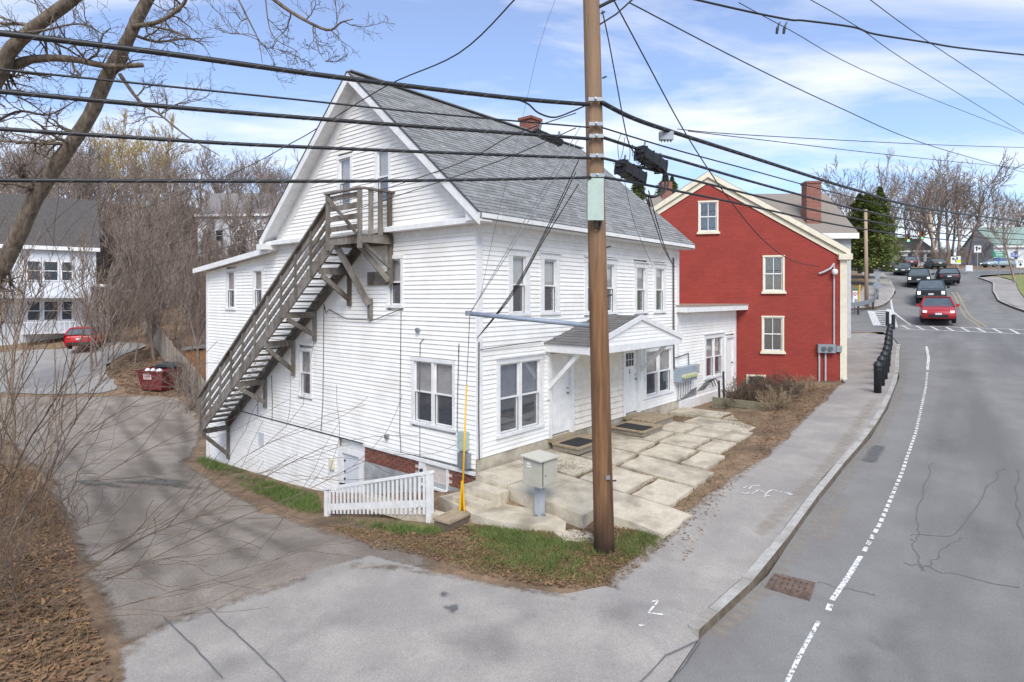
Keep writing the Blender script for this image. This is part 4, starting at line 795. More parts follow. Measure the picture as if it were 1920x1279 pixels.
for i, (a, b) in enumerate(zip(tj[:-1], tj[1:])):
    wo_ = 4.2 - .13 * a; mid = 1.75 + g.uniform(-.2, .2); gp_ = .075
    if i == 0: slab(a, b, .1, 1.0); slab(a + .02, b, 1.03, 2.9); slab(a + .38, b, 2.93, 4.4)
    elif i == 6: slab(a, b - gp_, 1.2, wo_)
    else:
        slab(a + gp_, b - gp_, .12, mid); m2 = mid + (wo_ - mid) * g.uniform(.5, .62)
        if i % 3 == 2: slab(a + gp_, b - gp_, mid + .15, wo_)
        else: slab(a + gp_, b - gp_, mid + .15, m2); slab(a + gp_, b - gp_, m2 + .15, wo_ + g.uniform(-.15, .1))
lo = thing('concrete_steps', 'worn concrete steps at the corner of the white house beside the patio', 'steps', (HC.x, HC.y, 0), HANG)
slab(-.5, -.14, .12, 1.1, -.45, .02, -1.3, 'step', lo); slab(-.85, -.52, .15, 1.0, -.62, .03, -1.4, 'step', lo)
lw = MB(); LSL = [gp(820, 958), gp(868, 930), gp(930, 920), gp(1000, 935), gp(1065, 985), gp(1060, 1000), gp(985, 998), gp(900, 985)]
cx_, cy_ = np.mean([p[0] for p in LSL]), np.mean([p[1] for p in LSL]); zl = h1(cx_, cy_) + .035
sl1 = MB().prism(rough(LSL, .3, .04, 2), zl - .5, zl).build('paving_slab', CONC, PAT); sl1.matrix_parent_inverse = Matrix.Rotation(-HANG, 4, 'Z') @ Matrix.Translation((-HC.x, -HC.y, 0))
s2p = [gp(1040, 1000), gp(1075, 992), gp(1112, 1000), gp(1112, 1018), gp(1060, 1016)]; z2 = h1(*s2p[0]) + .02
sl2 = MB().prism(rough(s2p, .2, .03, 4), z2 - .4, z2).build('paving_slab', CONC, PAT); sl2.matrix_parent_inverse = sl1.matrix_parent_inverse.copy()
def door_step(t0, t1, w1, zt, label, matbox):
    p = hl((t0 + t1) / 2, w1 / 2); o = thing('door_step', label, 'step', (HC.x, HC.y, 0), HANG)
    MB(MF).box(t0, t1, .17, w1, -.3, zt - .04).build('riser_box', mat('dark_step_side', '#7d7467', '#918879', 8, .9), o)
    n = 4
    for k in range(n): d = (w1 - .17 + .04) / n; MB(MF).box(t0 - .03, t1 + .03, .17 + k * d, .17 + (k + 1) * d - .008, zt - .04, zt).build('tread_board', WOODST, o)
    if matbox:
        q = MB(MF).box(t0 + .08, t1 - .45, .32, w1 - .06, zt + .001, zt + .015).build('door_mat', MATB); q.location = (HC.x, HC.y, 0); q.rotation_euler = (0, 0, HANG); tag(q, matbox, 'door mat')
door_step(2.6, 3.95, .95, -.13, 'low wooden step with black mat below the left front door', 'black rubber mat on the step of the left front door')
door_step(5.3, 6.45, 1.25, -.15, 'middle low wooden step with dark mat, right of the pole', 'dark mat on the middle wooden step right of the pole')
door_step(6.5, 7.75, .95, -.10, 'low wooden step below the right front door numbered two', None)
ws = thing('wooden_step', 'small worn wooden step on the ground beside the white picket railing', 'step', (0, 0, 0)); a = gp(830, 992); z0 = h1(*a); ws.location = (a[0], a[1], z0); ws.rotation_euler = (0, 0, HANG + .1)
MB().box(-.02, .55, -.2, .2, -.1, .14).build('step_base', mat('dark_step_side2', '#5d4f42', '#6f6154', 8, .9), ws)
for k in range(2): MB().box(-.05, .58, -.22 + k * .22, -.01 + k * .22, .14, .18).build('tread_board', WOODST, ws)
# picket railing
PR = thing('picket_railing', 'white picket railing with sloping top rail guarding the basement steps', 'railing')
A = Vector((*gp(614, 966), 0)); B = Vector((*gp(806, 978), 0)); A.z = h1(A.x, A.y); B.z = h1(B.x, B.y)
def rl(k, z): p = A.lerp(B, k); return Vector((p.x, p.y, z))
zA, zB = at(615, 918, A.y).z, at(806, 884, B.y).z; dirn = (B - A); dirn.z = 0; dirn.normalize()
MB().bar(rl(-.03, zA - .0), rl(1.02, zB), .12, .05).build('top_rail', TRIM, PR)
MB().bar(rl(0, A.z + .18), rl(1, B.z + .36), .03, .14).build('bottom_rail', TRIM, PR)
for k in (0, 1): p = rl(k, 0); zz0 = (A.z, B.z)[k] - .1; MB().bar((p.x, p.y, zz0), (p.x, p.y, (zA, zB)[k] - .02), .11, .11, (dirn.y, -dirn.x, 0)).build('post', TRIM, PR)
sdv = Vector((dirn.y, -dirn.x, 0)) * .03
for i in range(24):
    k = (i + 1) / 25; p = rl(k, 0) + sdv; zb = A.z * (1 - k) + B.z * k + .04 + .1 * k; zt = zA * (1 - k) + zB * k - .03
    MB().bar((p.x, p.y, zb), (p.x, p.y, zt), .055, .022, (dirn.y, -dirn.x, 0)).build('picket', TRIM, PR)
RW = thing('stairwell_kerb', 'low concrete edge below the white picket railing', 'kerb'); MB().bar(rl(.35, B.z - .0) - sdv * 3, rl(1.1, B.z + .02) - sdv * 3, .2, .3).build('edge', CONC, RW)
# ------------------------------------------------------------------ utility pole and wires
PB = Vector((1.59, 10.35, h1(1.59, 10.35))); PT = Vector((1.30, 10.32, 11.2))
pole = thing('utility_pole', 'tall brown weathered utility pole standing in front of the white house', 'utility pole', PB)
def pp(z): return PB.lerp(PT, (z - PB.z) / (PT.z - PB.z))
n = 22; pts = [pp(PB.z - .3 + (PT.z - PB.z + .3) * i / n) for i in range(n + 1)]
o = MB().tube([p - PB for p in pts], [.178 - .045 * i / n + rng.uniform(-.002, .002) for i in range(n + 1)], 20).build('pole', pole_mat(), pole, True)
def zpix(py, Y=10.35): return CAM_Z + (HY - py) / FPX * Y
def onpole(z, ang, off=.16): p = pp(z) - PB; return p + Vector((math.cos(ang) * off, math.sin(ang) * off, 0))
p = onpole(zpix(378), -1.75, .24); MB().box(p.x - .14, p.x + .13, p.y - .07, p.y + .08, p.z - .36, p.z + .34).build('terminal_box', GREENB, pole)
MB().tube([p + Vector((-.02, 0, -.36)), p + Vector((0, 0, -.48)), p + Vector((.07, .05, -.5)), p + Vector((.1, .08, -.36))], .018, 6).build('box_conduit', CABLE, pole)
for py in (195, 240, 262, 298, 334): q = pp(zpix(py)) - PB; MB().tube([q + Vector((0, -.17, 0)), q + Vector((0, -.27, .01))], .02, 8).build('through_bolt', METALG, pole); MB().box(q.x - .12, q.x + .12, q.y - .24, q.y - .19, q.z - .03, q.z + .03).build('cable_clamp', METALG, pole)
for py in (30, 150, 465, 555, 900): q = onpole(zpix(py), -.4, .16); MB().tube([q, q + Vector((.07, -.03, .02))], .014, 6).build('step_bolt', DKMETAL, pole)
q = pp(zpix(18)) - PB; MB().tube([q + Vector((.1, -.05, 0)), q + Vector((.55, -.2, .16)), q + Vector((1.2, -.4, .5))], .03, 8).build('lamp_arm', DKMETAL, pole); MB().tube([q + Vector((.12, -.05, -.3)), q + Vector((.4, -.15, -.16)), q + Vector((1.1, -.38, .4))], .014, 6).build('lamp_arm_brace', DKMETAL, pole)
MB().box(onpole(zpix(890), -1.2).x - .03, onpole(zpix(890), -1.2).x + .04, -.2, -.15, zpix(893) - PB.z, zpix(886) - PB.z).build('pole_tag', METALG, pole)
def catm(P, n=6):
    P = [Vector(p) for p in P]; o = []
    for i in range(len(P) - 1):
        a, b, c, d = P[max(0, i - 1)], P[i], P[i + 1], P[min(len(P) - 1, i + 2)]
        for k in range(n): t = k / n; o.append(.5 * ((2 * b) + (c - a) * t + (2 * a - 5 * b + 4 * c - d) * t * t + (3 * b - a - 3 * c + d) * t ** 3))
    return o + [P[-1]]
def plan(px, P, Q):      # depth where the sight line of photo column px meets the plan line P-Q
    r = (px - HX) / FPX; dx, dy = Q[0] - P[0], Q[1] - P[1]; t = (r * P[1] - P[0]) / (dx - r * dy); return P[1] + t * dy
def wire(label, P, Q, pix, r, m=CABLE, name='cable', group=None, wrap=False, k=6):
    pts = catm([at(x, y, plan(x, P, Q)) for x, y in pix]); o = tag(MB().tube(pts, r, k).build(name, m, None, True), label, 'cable', group)
    if wrap:
        W = []; L = 0
        for i in range(len(pts) - 1):
            a, b = pts[i], pts[i + 1]; d = b - a; n_ = max(2, int(d.length / .05)); s1 = d.cross(Vector((0, 0, 1))).normalized(); u1 = s1.cross(d).normalized()
            for j in range(n_): L += d.length / n_; t = L / .32 * 6.283; W.append(a + d * j / n_ + (s1 * math.cos(t) + u1 * math.sin(t)) * (r + .001))
        MB().tube(W, .0022, 4, False).build('lashing_wire', METALG, o)
    return o
PP, PL = (1.56, 10.16), (-6.3, 6.0); PR_ = (37.0, 43.0); PQ = (1.5, 10.16)
wire('topmost thick lashed cable bundle running left from the pole', PP, PL, [(-60, 55), (300, 99), (640, 146), (960, 184), (1105, 196)], .034, wrap=True)
wire('thin plain cable below the topmost bundle left of the pole', PP, PL, [(-60, 124), (500, 181), (800, 212), (1105, 239)], .013)
wire('thick lashed cable second from top, left of the pole', PP, PL, [(-60, 166), (300, 199), (700, 231), (1060, 257), (1108, 261)], .028, wrap=True)
wire('lashed cable third from top, left of the pole', PP, PL, [(-60, 238), (250, 258), (550, 275), (1108, 297)], .024, wrap=True)
wire('lowest lashed cable running level to the left of the pole', PP, PL, [(-60, 338), (600, 340), (900, 337), (1108, 333)], .024, wrap=True)
wire('slack loop of cable hanging left of the pole at the top bundle', PP, PL, [(965, 185), (990, 195), (1010, 212), (1040, 220), (1075, 208), (1100, 197)], .014)
wire('uppermost thick cable running right from the pole along the street', PQ, PR_, [(1128, 192), (1190, 223), (1284, 255), (1400, 292), (1540, 337), (1607, 357), (1738, 391), (1930, 418)], .04, wrap=True)
wire('thin cable below the uppermost one, right of the pole', PQ, PR_, [(1128, 239), (1260, 279), (1400, 317), (1540, 355), (1679, 389), (1800, 408), (1930, 426)], .014)
wire('third cable down, right of the pole', PQ, PR_, [(1128, 257), (1212, 284), (1284, 304), (1400, 338), (1540, 376), (1621, 396), (1738, 418), (1865, 435), (1930, 440)], .028, wrap=True)
wire('fourth cable down, right of the pole', PQ, PR_, [(1128, 296), (1255, 327), (1400, 363), (1540, 397), (1621, 413), (1738, 434), (1865, 447), (1930, 450)], .024)
wire('lowest cable running right from the pole', PQ, PR_, [(1128, 332), (1212, 347), (1400, 385), (1540, 416), (1621, 430), (1738, 446), (1865, 457), (1930, 460)], .024)
wire('thin wire from the pole top falling to the far right', (1.9, 10.3), (36, 40), [(1180, 5), (1400, 119), (1570, 200), (1741, 272), (1930, 326)], .012)
wire('nearly level thin wire across the sky right of the pole', (3.3, 12), (30, 28), [(1270, 242), (1400, 253), (1741, 271), (1930, 277)], .009)
wire('faint thin wire sloping gently over the right trees', (5, 12), (34, 32), [(1290, 246), (1400, 259), (1700, 294), (1930, 317)], .008)
wire('twisted service cable crossing the upper right sky with two connectors', (4, 9.5), (12, 13), [(1290, -4), (1400, 21), (1480, 37), (1510, 39), (1600, 51), (1640, 64), (1740, 80), (1800, 90), (1930, 104)], .016, wrap=False)
wire('thin wire dropping steeply from the top edge at right', (5, 9), (30, 30), [(1515, -3), (1610, 52), (1720, 128), (1930, 256)], .006)
wire('thin wire dropping from the top edge nearest the right side', (6, 9), (30, 29), [(1628, -3), (1740, 78), (1930, 203)], .006)
wire('thin wire dropping diagonally below the twisted service cable', (4, 9), (30, 31), [(1385, 5), (1480, 56), (1660, 150), (1930, 256)], .006)
for x in (1463, 1476):
    p = at(x, 41, 10.2); tag(MB().tube([p, p + Vector((-.03, 0, -.05)), p + Vector((-.05, 0, -.12)), p + Vector((-.06, 0, -.2))], [.008, .012, .026, .022], 8).build('cable_connector', BLACKP), ('left' if x < 1470 else 'right') + ' of two black connectors hanging from the twisted cable', 'connector')
RBX = at(1536, 500, 24.2)
wire('service drop curving from the pole top to the red building', (1.75, 10.3), (RBX.x, RBX.y), [(1149, -3), (1212, 115), (1276, 234), (1327, 316), (1374, 383), (1432, 451), (1486, 489), (1536, 500)], .014)
wire('black wire hanging down beside the pole to the splice boxes', (1.75, 10.2), (3.2, 11.6), [(1129, 20), (1140, 70), (1154, 144), (1176, 259), (1192, 290)], .011)
c2 = HC + HU * 10.1 + HN * .05
for k, (x0, lab) in enumerate(((1207, 'left'), (1216, 'right'))): wire(lab + ' of two black drop wires from the splice boxes to the house corner', (2.6, 11.3), (c2.x, c2.y), [(x0, 358), (1228 + k * 5, 420), (1244 + k * 3, 465), (1262, 497), (1268, 500)], .012)
cc = HC + HN * .05
for k, (x0, y0, lab) in enumerate(((1085, 345, 'lowest'), (1080, 322, 'middle'), (1086, 298, 'uppermost'))): wire(lab + ' of three service wires from the pole to the near house corner', (1.45, 10.2), (cc.x, cc.y), [(x0, y0), (1020, 450 - k * 6), (960, 555 - k * 4), (895, 634)], .009)
GE = at(881, 588, 10.9)
for k, (x0, y0) in enumerate(((1088, 238), (1084, 262))): wire(('upper' if k == 0 else 'lower') + ' guy wire from the pole to the end of the blue strut', (1.5, 10.2), (GE.x, GE.y), [(x0, y0), (985, 412 + k * 12), (881, 588)], .006, METALG, 'guy_wire')
wire('thin wire falling across the shingled roof to the eave', (1.62, 10.4), tuple(HC + HU * 8.3), [(1170, 335), (1190, 420), (1215, 480), (1240, 530)], .006)
wire('overhead wire crossing the gable from the top edge down to the left', (0, 10.5), (-30, 46), [(968, -4), (860, 100), (725, 161), (604, 235), (545, 269), (417, 333), (235, 402), (90, 452)], .014)
wire('upper of two wires sloping left over the gable to the far houses', (1.4, 10.4), (-32, 44), [(1080, 212), (958, 255), (846, 312), (620, 385), (560, 390), (431, 427), (330, 455), (150, 500)], .009)
wire('lower of two wires sloping left over the gable to the far houses', (1.4, 10.4), (-32, 44), [(1080, 240), (900, 315), (620, 408), (560, 424), (414, 467), (330, 487), (150, 535)], .009)
wire('faint vertical wire rising beside the gable roof', (-.5, 12), (2, 12.4), [(1042, -3), (1010, 90), (978, 230), (930, 420), (900, 560)], .004, CABLEG)
# splice closures on the right-hand cables
def closure(name, px, py, Y, ln, r, dxy, label, m=BLACKP, boxy=True):
    o = thing(name, label, 'splice closure', at(px, py, Y)); d = Vector((*dxy, 0)).normalized(); d.z = -.24; d.normalize(); s = d.cross(Vector((0, 0, 1))).normalized(); u = s.cross(d)
    prof = [(-r, -r * .8), (-r * .7, -r), (r * .7, -r), (r, -r * .8), (r, r * .6), (r * .6, r), (-r * .6, r), (-r, r * .6)]
    M4 = Matrix((s, u, d)).transposed().to_4x4()
    vs = [(x, y, z) for z in (-ln / 2, ln / 2) for x, y in prof]; k = len(prof)
    MB(M4).add(vs, [tuple(range(k))[::-1], tuple(range(k, 2 * k))] + [(i, (i + 1) % k, k + (i + 1) % k, k + i) for i in range(k)]).build('shell', m, o)
    for q in (-.5, -.17, .17, .5): MB(M4).box(-r * 1.04, r * 1.04, -r * 1.04, r * .9, q * ln * .9 - .012, q * ln * .9 + .012).build('rib', m, o)
    for q in (-.3, 0, .3): MB(M4).cyl((q * r * 2, 0, -ln / 2 - .04), r * .22, .05, 8).build('cable_port', DKMETAL, o)
    for q in (-.35, .35): MB(M4).box(-.012, .012, r, r + .12, q * ln - .015, q * ln + .015).build('hanger', METALG, o)
    return o
dr = (35.4, 32.65)
closure('splice_closure', 1221, 300, 11.15, .74, .125, dr, 'upper black splice closure hanging right of the pole')
closure('splice_closure', 1183, 324, 10.9, .66, .125, dr, 'lower black splice closure with white mark hanging right of the pole')
closure('splice_closure', 1028, 258, 9.85, .52, .055, (7.8, 4.2), 'slim black splice closure hanging left of the pole')
tb = thing('terminal_block', 'small grey metal tap box under the upper cable right of the pole', 'tap box', at(1249, 255, 11.6)); MB().box(-.13, .13, -.06, .06, -.08, .08).build('body', METALG, tb)
for k in range(4): MB().cyl((-.09 + k * .06, -.0, -.12), .015, .04, 8).build('port', METALG, tb)
lp = tag(MB().tube([at(1226, 336, 11.1) + Vector((math.cos(t) * (.33 - .006 * t), .015 * t, math.sin(t) * .31)) for t in np.linspace(2.2, 13.5, 40)], .02, 6).build('cable_coil', CABLE, None, True), 'black coil of cable hanging below the splice closures', 'cable coil')
for k in range(9):
    a = at(1165 + k * 7, 250 + k * 7, 10.8); b = at(1150 + k * 9 + rng.uniform(-14, 14), 300 + rng.uniform(-10, 14), 10.9); m_ = (a + b) / 2 + Vector((rng.uniform(-.12, .12), 0, rng.uniform(-.15, .05)))
    tag(MB().tube(catm([a, m_, b], 5), .006, 5).build('drop_wire', CABLE), 'thin black drop wire tangled above the splice closures', 'cable', 'tangled drop wires right of the pole')
# strut, guy guard
st = thing('guy_strut', 'blue grey metal strut sticking out from the pole toward the house', 'strut', GE); pz = pp(zpix(612)); MB().tube([Vector((0, 0, 0)), pz - GE], .042, 12).build('pipe', BLUEG, st, True); MB().cyl((-.03, 0, -.04), .055, .09, 10).build('end_cap', METALG, st)
ANC = Vector((*gp(866, 972), 0)); ANC.z = h1(ANC.x, ANC.y); top = at(875, 722, ANC.y + .05)
tag(MB().tube([GE, top, ANC], .007, 6).build('guy_wire', METALG), 'steel guy wire from the strut end down into the yellow guard', 'cable')
gg_ = thing('guy_guard', 'tall yellow plastic guard on the guy wire at the house corner', 'guy guard', ANC)
MB().tube([Vector((.0, -.02, .12)), top - ANC], [.024, .017], 10).build('guard_tube', YEL, gg_, True); MB().tube([Vector((-.05, -.03, .0)), Vector((0, -.02, .75))], [.02, .016], 8).build('guard_leg', YEL, gg_); MB().tube([Vector((.06, -.03, .0)), Vector((0.02, -.02, .75))], [.02, .016], 8).build('guard_leg', YEL, gg_)
MB().tube([Vector((0, 0, -.05)), Vector((0, -.01, .35))], .018, 8).build('anchor_rod', DKMETAL, gg_)
# utility cabinet on a post
cb = Vector((*gp(1012, 970), 0)); cb.z = zl; cab = thing('utility_cabinet', 'beige metal utility cabinet on a grey steel post in front of the house', 'cabinet', cb, HANG - .05)
MB().box(-.085, .085, -.06, .06, 0, .62).build('post', mat('grey_post_paint', '#a7adb3', '#9aa0a6', 6, .5), cab); MB().box(-.14, .14, -.03, .03, 0, .03).build('foot', METALG, cab); MB().box(-.03, .03, -.14, .14, 0, .03).build('foot', METALG, cab)
MB().box(-.25, .25, -.24, .22, .62, 1.13).build('body', BEIGE, cab); MB().slab([(-.3, -.29, 1.13), (.28, -.29, 1.13), (.28, .25, 1.16), (-.3, .25, 1.16)], (0, 0, .025)).build('lid', mat('beige_lid_paint', '#c4c1b4', '#b9b6a9', 6, .6), cab)
MB().box(-.17, .23, -.25, -.24, .65, 1.1).build('door', BEIGE, cab); MB().box(-.20, -.19, -.252, -.24, .64, 1.11).build('door_seam', DKMETAL, cab); MB().cyl((-.12, -.25, .84), .012, -.015, 8, axis='y').build('lock', DKMETAL, cab)
MB().box(-.252, -.25, .02, .12, 1.02, 1.06).box(-.252, -.25, .0, .12, .97, 1.0).build('sticker', PAINTW, cab)
# ------------------------------------------------------------------ red brick building
RA = R(-13.6); RC = Vector((13.44, 24.2)); red = thing('red_brick_building', 'red painted brick building with cream trim and low gable roof', 'building', (RC.x, RC.y, 0), RA)
RKX = 5.3; ZEV, ZRG = 5.40, 8.70
RWM = brickmat('red_painted_brickwork', '#9c3d32', '#93372d', '#8a3229')
def rx(px, py):
    r = (px - HX) / FPX; cxr, sxr = math.cos(RA), math.sin(RA); t = (r * RC.y - RC.x) / (cxr - r * sxr); Y = RC.y + t * sxr; return t, CAM_Z + (HY - py) / FPX * Y
RWIN = []
for (x0, x1, y0, y1) in ((1309, 1347, 377, 436), (1430, 1471, 479, 548), (1428, 1470, 592, 661)):
    a0, z1 = rx(x0, y0); a1, z0 = rx(x1, y1); RWIN.append((a0, a1, z0, z1))
ztop = lambda x: ZRG - .1 - (ZRG - .1 - ZEV) / RKX * abs(x + RKX)
xs_ = sorted({-2 * RKX, -RKX, 0.0} | {v for o in RWIN for v in o[:2]}); wm_ = MB()
for xa, xb in zip(xs_[:-1], xs_[1:]):
    hs = [(o[2], o[3]) for o in RWIN if o[0] <= xa + 1e-6 and o[1] >= xb - 1e-6]; cur = -.6
    for (za, zb) in sorted(hs): wm_.box(xa, xb, 0, .25, cur, za); cur = zb
    wm_.hexa([(xa, 0, cur), (xb, 0, cur), (xb, .25, cur), (xa, .25, cur), (xa, 0, ztop(xa)), (xb, 0, ztop(xb)), (xb, .25, ztop(xb)), (xa, .25, ztop(xa))])
wm_.slab([(-2 * RKX, .25, -.6), (0, .25, -.6), (0, .25, ZEV), (-RKX, .25, ZRG - .1), (-2 * RKX, .25, ZEV)], (0, 9.2, 0)); wm_.build('wall', RWM, red)
for sg in (0, 1):
    e = .12 if sg == 0 else -2 * RKX - .12; sN = -1 if sg == 0 else 1; slp_ = (ZRG - ZEV) / RKX
    P = lambda x, d: (x, -.12, ZRG - slp_ * abs(x + RKX) + d)
    MB().slab([P(e, .0), P(-RKX, .0), P(-RKX, .16), P(e, .16)], (0, 9.8, 0)).build('roof', SHINGB, red)
    MB().slab([(x, y - .03, z) for x, y, z in (P(e, -.1), P(-RKX, -.1), P(-RKX, .13), P(e, .13))], (0, .05, 0)).build('rake_board', CREAM, red)
    MB().slab([(x, -.05, z) for x, y, z in (P(e * .98, -.34), P(-RKX, -.34), P(-RKX, -.1), P(e * .98, -.1))], (0, .04, 0)).build('rake_frieze', CREAM, red)
MB().box(-.22, .03, -.05, .2, -.1, 5.05).build('corner_board', CREAM, red); MB().box(-.3, .2, -.2, .3, 5.05, 5.28).build('eave_return', CREAM, red); MB().box(.05, .2, -.1, 9.6, 5.1, 5.3).build('gutter', CREAM, red)
MRd = Matrix(((1, 0, 0, 0), (0, -1, 0, 0), (0, 0, 1, 0), (0, 0, 0, 1)))
CRM2 = CREAM
for (a0, a1, z0, z1) in RWIN:
    window(MRd, a0, a1, z0, z1, red, cas=.07, blind=(0, 0), m=CRM2, grid=True, lower=None); MB(MRd).box(a0 - .06, a1 + .06, 0, .09, z0 - .06, z0 + .02).build('window_sill', CREAM, red)
a0, z1 = rx(1399, 702); a1, z0 = rx(1436, 722); bw_ = MB(MRd).box(a0, a1, 0, .04, z1 - .07, z1).box(a0, a0 + .1, 0, .04, z0, z1 - .07).box(a1 - .1, a1, 0, .04, z0, z1 - .07).build('cellar_window', CREAM, red); MB(MRd).box(a0 + .1, a1 - .1, 0.0, .015, z0, z1 - .07).build('pane', DKWIN, bw_)
a, z = rx(1548, 653); mbx = MB(MRd).box(a - .33, a + .33, 0, .22, z - .17, z + .17).build('meter_box', METALG, red)
for q in (-.12, .12): MB(MRd).cyl((a + q, .22, z), .09, .06, 14, axis='y').build('meter', mat('meter_dark_glass', '#4d5254', '#5d6264', 4, .3), mbx)
for q in (-.25, -.02): MB(MRd).tube([(a + q, .06, z - .17), (a + q, .06, .1)], .035, 8).build('conduit', mat('grey_conduit', '#b9bbc0', '#adafb4', 5, .5), mbx)
a2, z2_ = rx(1563, 500); MB(MRd).tube([(a2, .06, z + .17), (a2, .06, z2_ + .05)], .03, 8).build('conduit', MATS['grey_conduit'], mbx); a3, z3 = rx(1572, 654); MB(MRd).box(a3 - .1, a3 + .1, 0, .12, z3 - .12, z3 + .12).build('junction_box', METALG, mbx)
MB(MRd).lathe((0, 0, 0), [(.0, -.1), (.09, -.06), (.11, 0), (.11, .1), (.06, .14), (0, .15)], 14).build('security_camera', TRIM, red).location = (a2, -.18, z2_ - .25)
MB(MRd).tube([(a2 - .55, .05, z2_ - .28), (a2 - .4, .1, z2_ - .22), (a2 - .15, .12, z2_ - .08), (a2, .1, z2_ + .12)], .04, 8).build('service_mast', MATS['grey_conduit'], red)
# planter with dead brush
plp = Vector((*hl(12.6, 1.9), 0)); plp.z = h1(plp.x, plp.y); plt = thing('raised_planter', 'weathered timber raised bed full of dead brown shrubs by the red wall', 'planter', plp, HANG)
PLW = mat('mossy_planter_timber', '#6d6a56', '#817c66', 6, .9, .3, 50)
for k in range(2): MB().box(-1.3, 1.0, -.95, -.83, -.3 + k * .27, -.05 + k * .27).build('timber', PLW, plt); MB().box(-1.42, -1.3, -.9, 1.1, -.3 + k * .27, -.05 + k * .27).build('timber', PLW, plt)
for (t, o_, ht, lab) in ((11.6, .9, .9, 'shorter dark iron post in front of the addition'), (12.4, .75, 1.15, 'taller leaning iron post in front of the addition')):
    p = hl(t, o_); z = h1(p.x, p.y); tag(MB().tube([(p.x, p.y, z - .1), (p.x - .03, p.y, z + ht)], .04, 8).build('iron_post', DKMETAL), lab, 'post')
# ------------------------------------------------------------------ generic segment tubes for trees
def seg_mesh(name, segs, m, k=3, parent=None):
    A = np.array([s[0] for s in segs]); B = np.array([s[1] for s in segs]); ra = np.array([s[2] for s in segs]); rb = np.array([s[3] for s in segs]); d = B - A; d /= np.linalg.norm(d, axis=1)[:, None] + 1e-9
    ref = np.where(np.abs(d[:, 2:3]) < .9, np.array([[0, 0, 1.]]), np.array([[1., 0, 0]])); a = np.cross(d, ref); a /= np.linalg.norm(a, axis=1)[:, None] + 1e-9; b = np.cross(d, a); V = []
    for (P, r) in ((A, ra), (B, rb)):
        for j in range(k): t = 2 * math.pi * j / k; V.append(P + (a * math.cos(t) + b * math.sin(t)) * r[:, None])
    V = np.stack(V, 1).reshape(-1, 3); n = len(segs); base = (np.arange(n) * 2 * k)[:, None]
    F = np.concatenate([base + np.array([[j, (j + 1) % k, k + (j + 1) % k, k + j]]) for j in range(k)]); return raw(name, V, F, m, parent, k > 3)
def grow(segs, g, p, d, ln, r, lev, maxlev, kids=(5, 5, 4, 4), up=.12, wob=.22, spread=(.5, 1.0), nseg=5, rmin=.006, shrink=.58):
    st = ln / nseg; r0 = r
    for i in range(nseg):
        d = Vector((d.x + g.gauss(0, wob), d.y + g.gauss(0, wob), d.z + g.gauss(0, wob) + up)).normalized(); q = p + d * st; r1 = max(rmin, r0 * (1 - .6 * (i + 1) / nseg)); segs.append((p[:], q[:], r, r1)); 
        if lev < maxlev and i >= (1 if lev == 0 else 0):
            for _ in range(max(1, round(kids[lev] / nseg + g.uniform(-.4, .5)))):
                ax = Vector((g.gauss(0, 1), g.gauss(0, 1), g.gauss(0, 1))).cross(d).normalized(); an = g.uniform(*spread); nd_ = (d * math.cos(an) + ax * math.sin(an)).normalized()
                grow(segs, g, q, nd_, ln * shrink * g.uniform(.7, 1.15) * (1 - .35 * i / nseg), max(rmin, r1 * .62), lev + 1, maxlev, kids, up, wob * 1.1, spread, max(3, nseg - 1), rmin, shrink)
        p = q; r = r1
def tree_proto(seed, H, m, kids=(9, 7, 5, 4), lev=3, r=None, up=.10, trunk=.45, **kw):
    g = random.Random(seed); segs = []; kw.setdefault('wob', .13); kw.setdefault('spread', (.35, .85)); grow(segs, g, Vector((0, 0, 0)), Vector((0, 0, 1)), H * .62, r or H * .014, 0, lev, kids, up, rmin=H * .0017, **kw)
    root = bpy.data.objects.new('bare_tree', None); col.objects.link(root); big = [s for s in segs if s[2] > H * .006]; sm = [s for s in segs if s[2] <= H * .006]
    seg_mesh('trunk', big, m, 5, root); seg_mesh('crown', sm, m, 3, root); return root
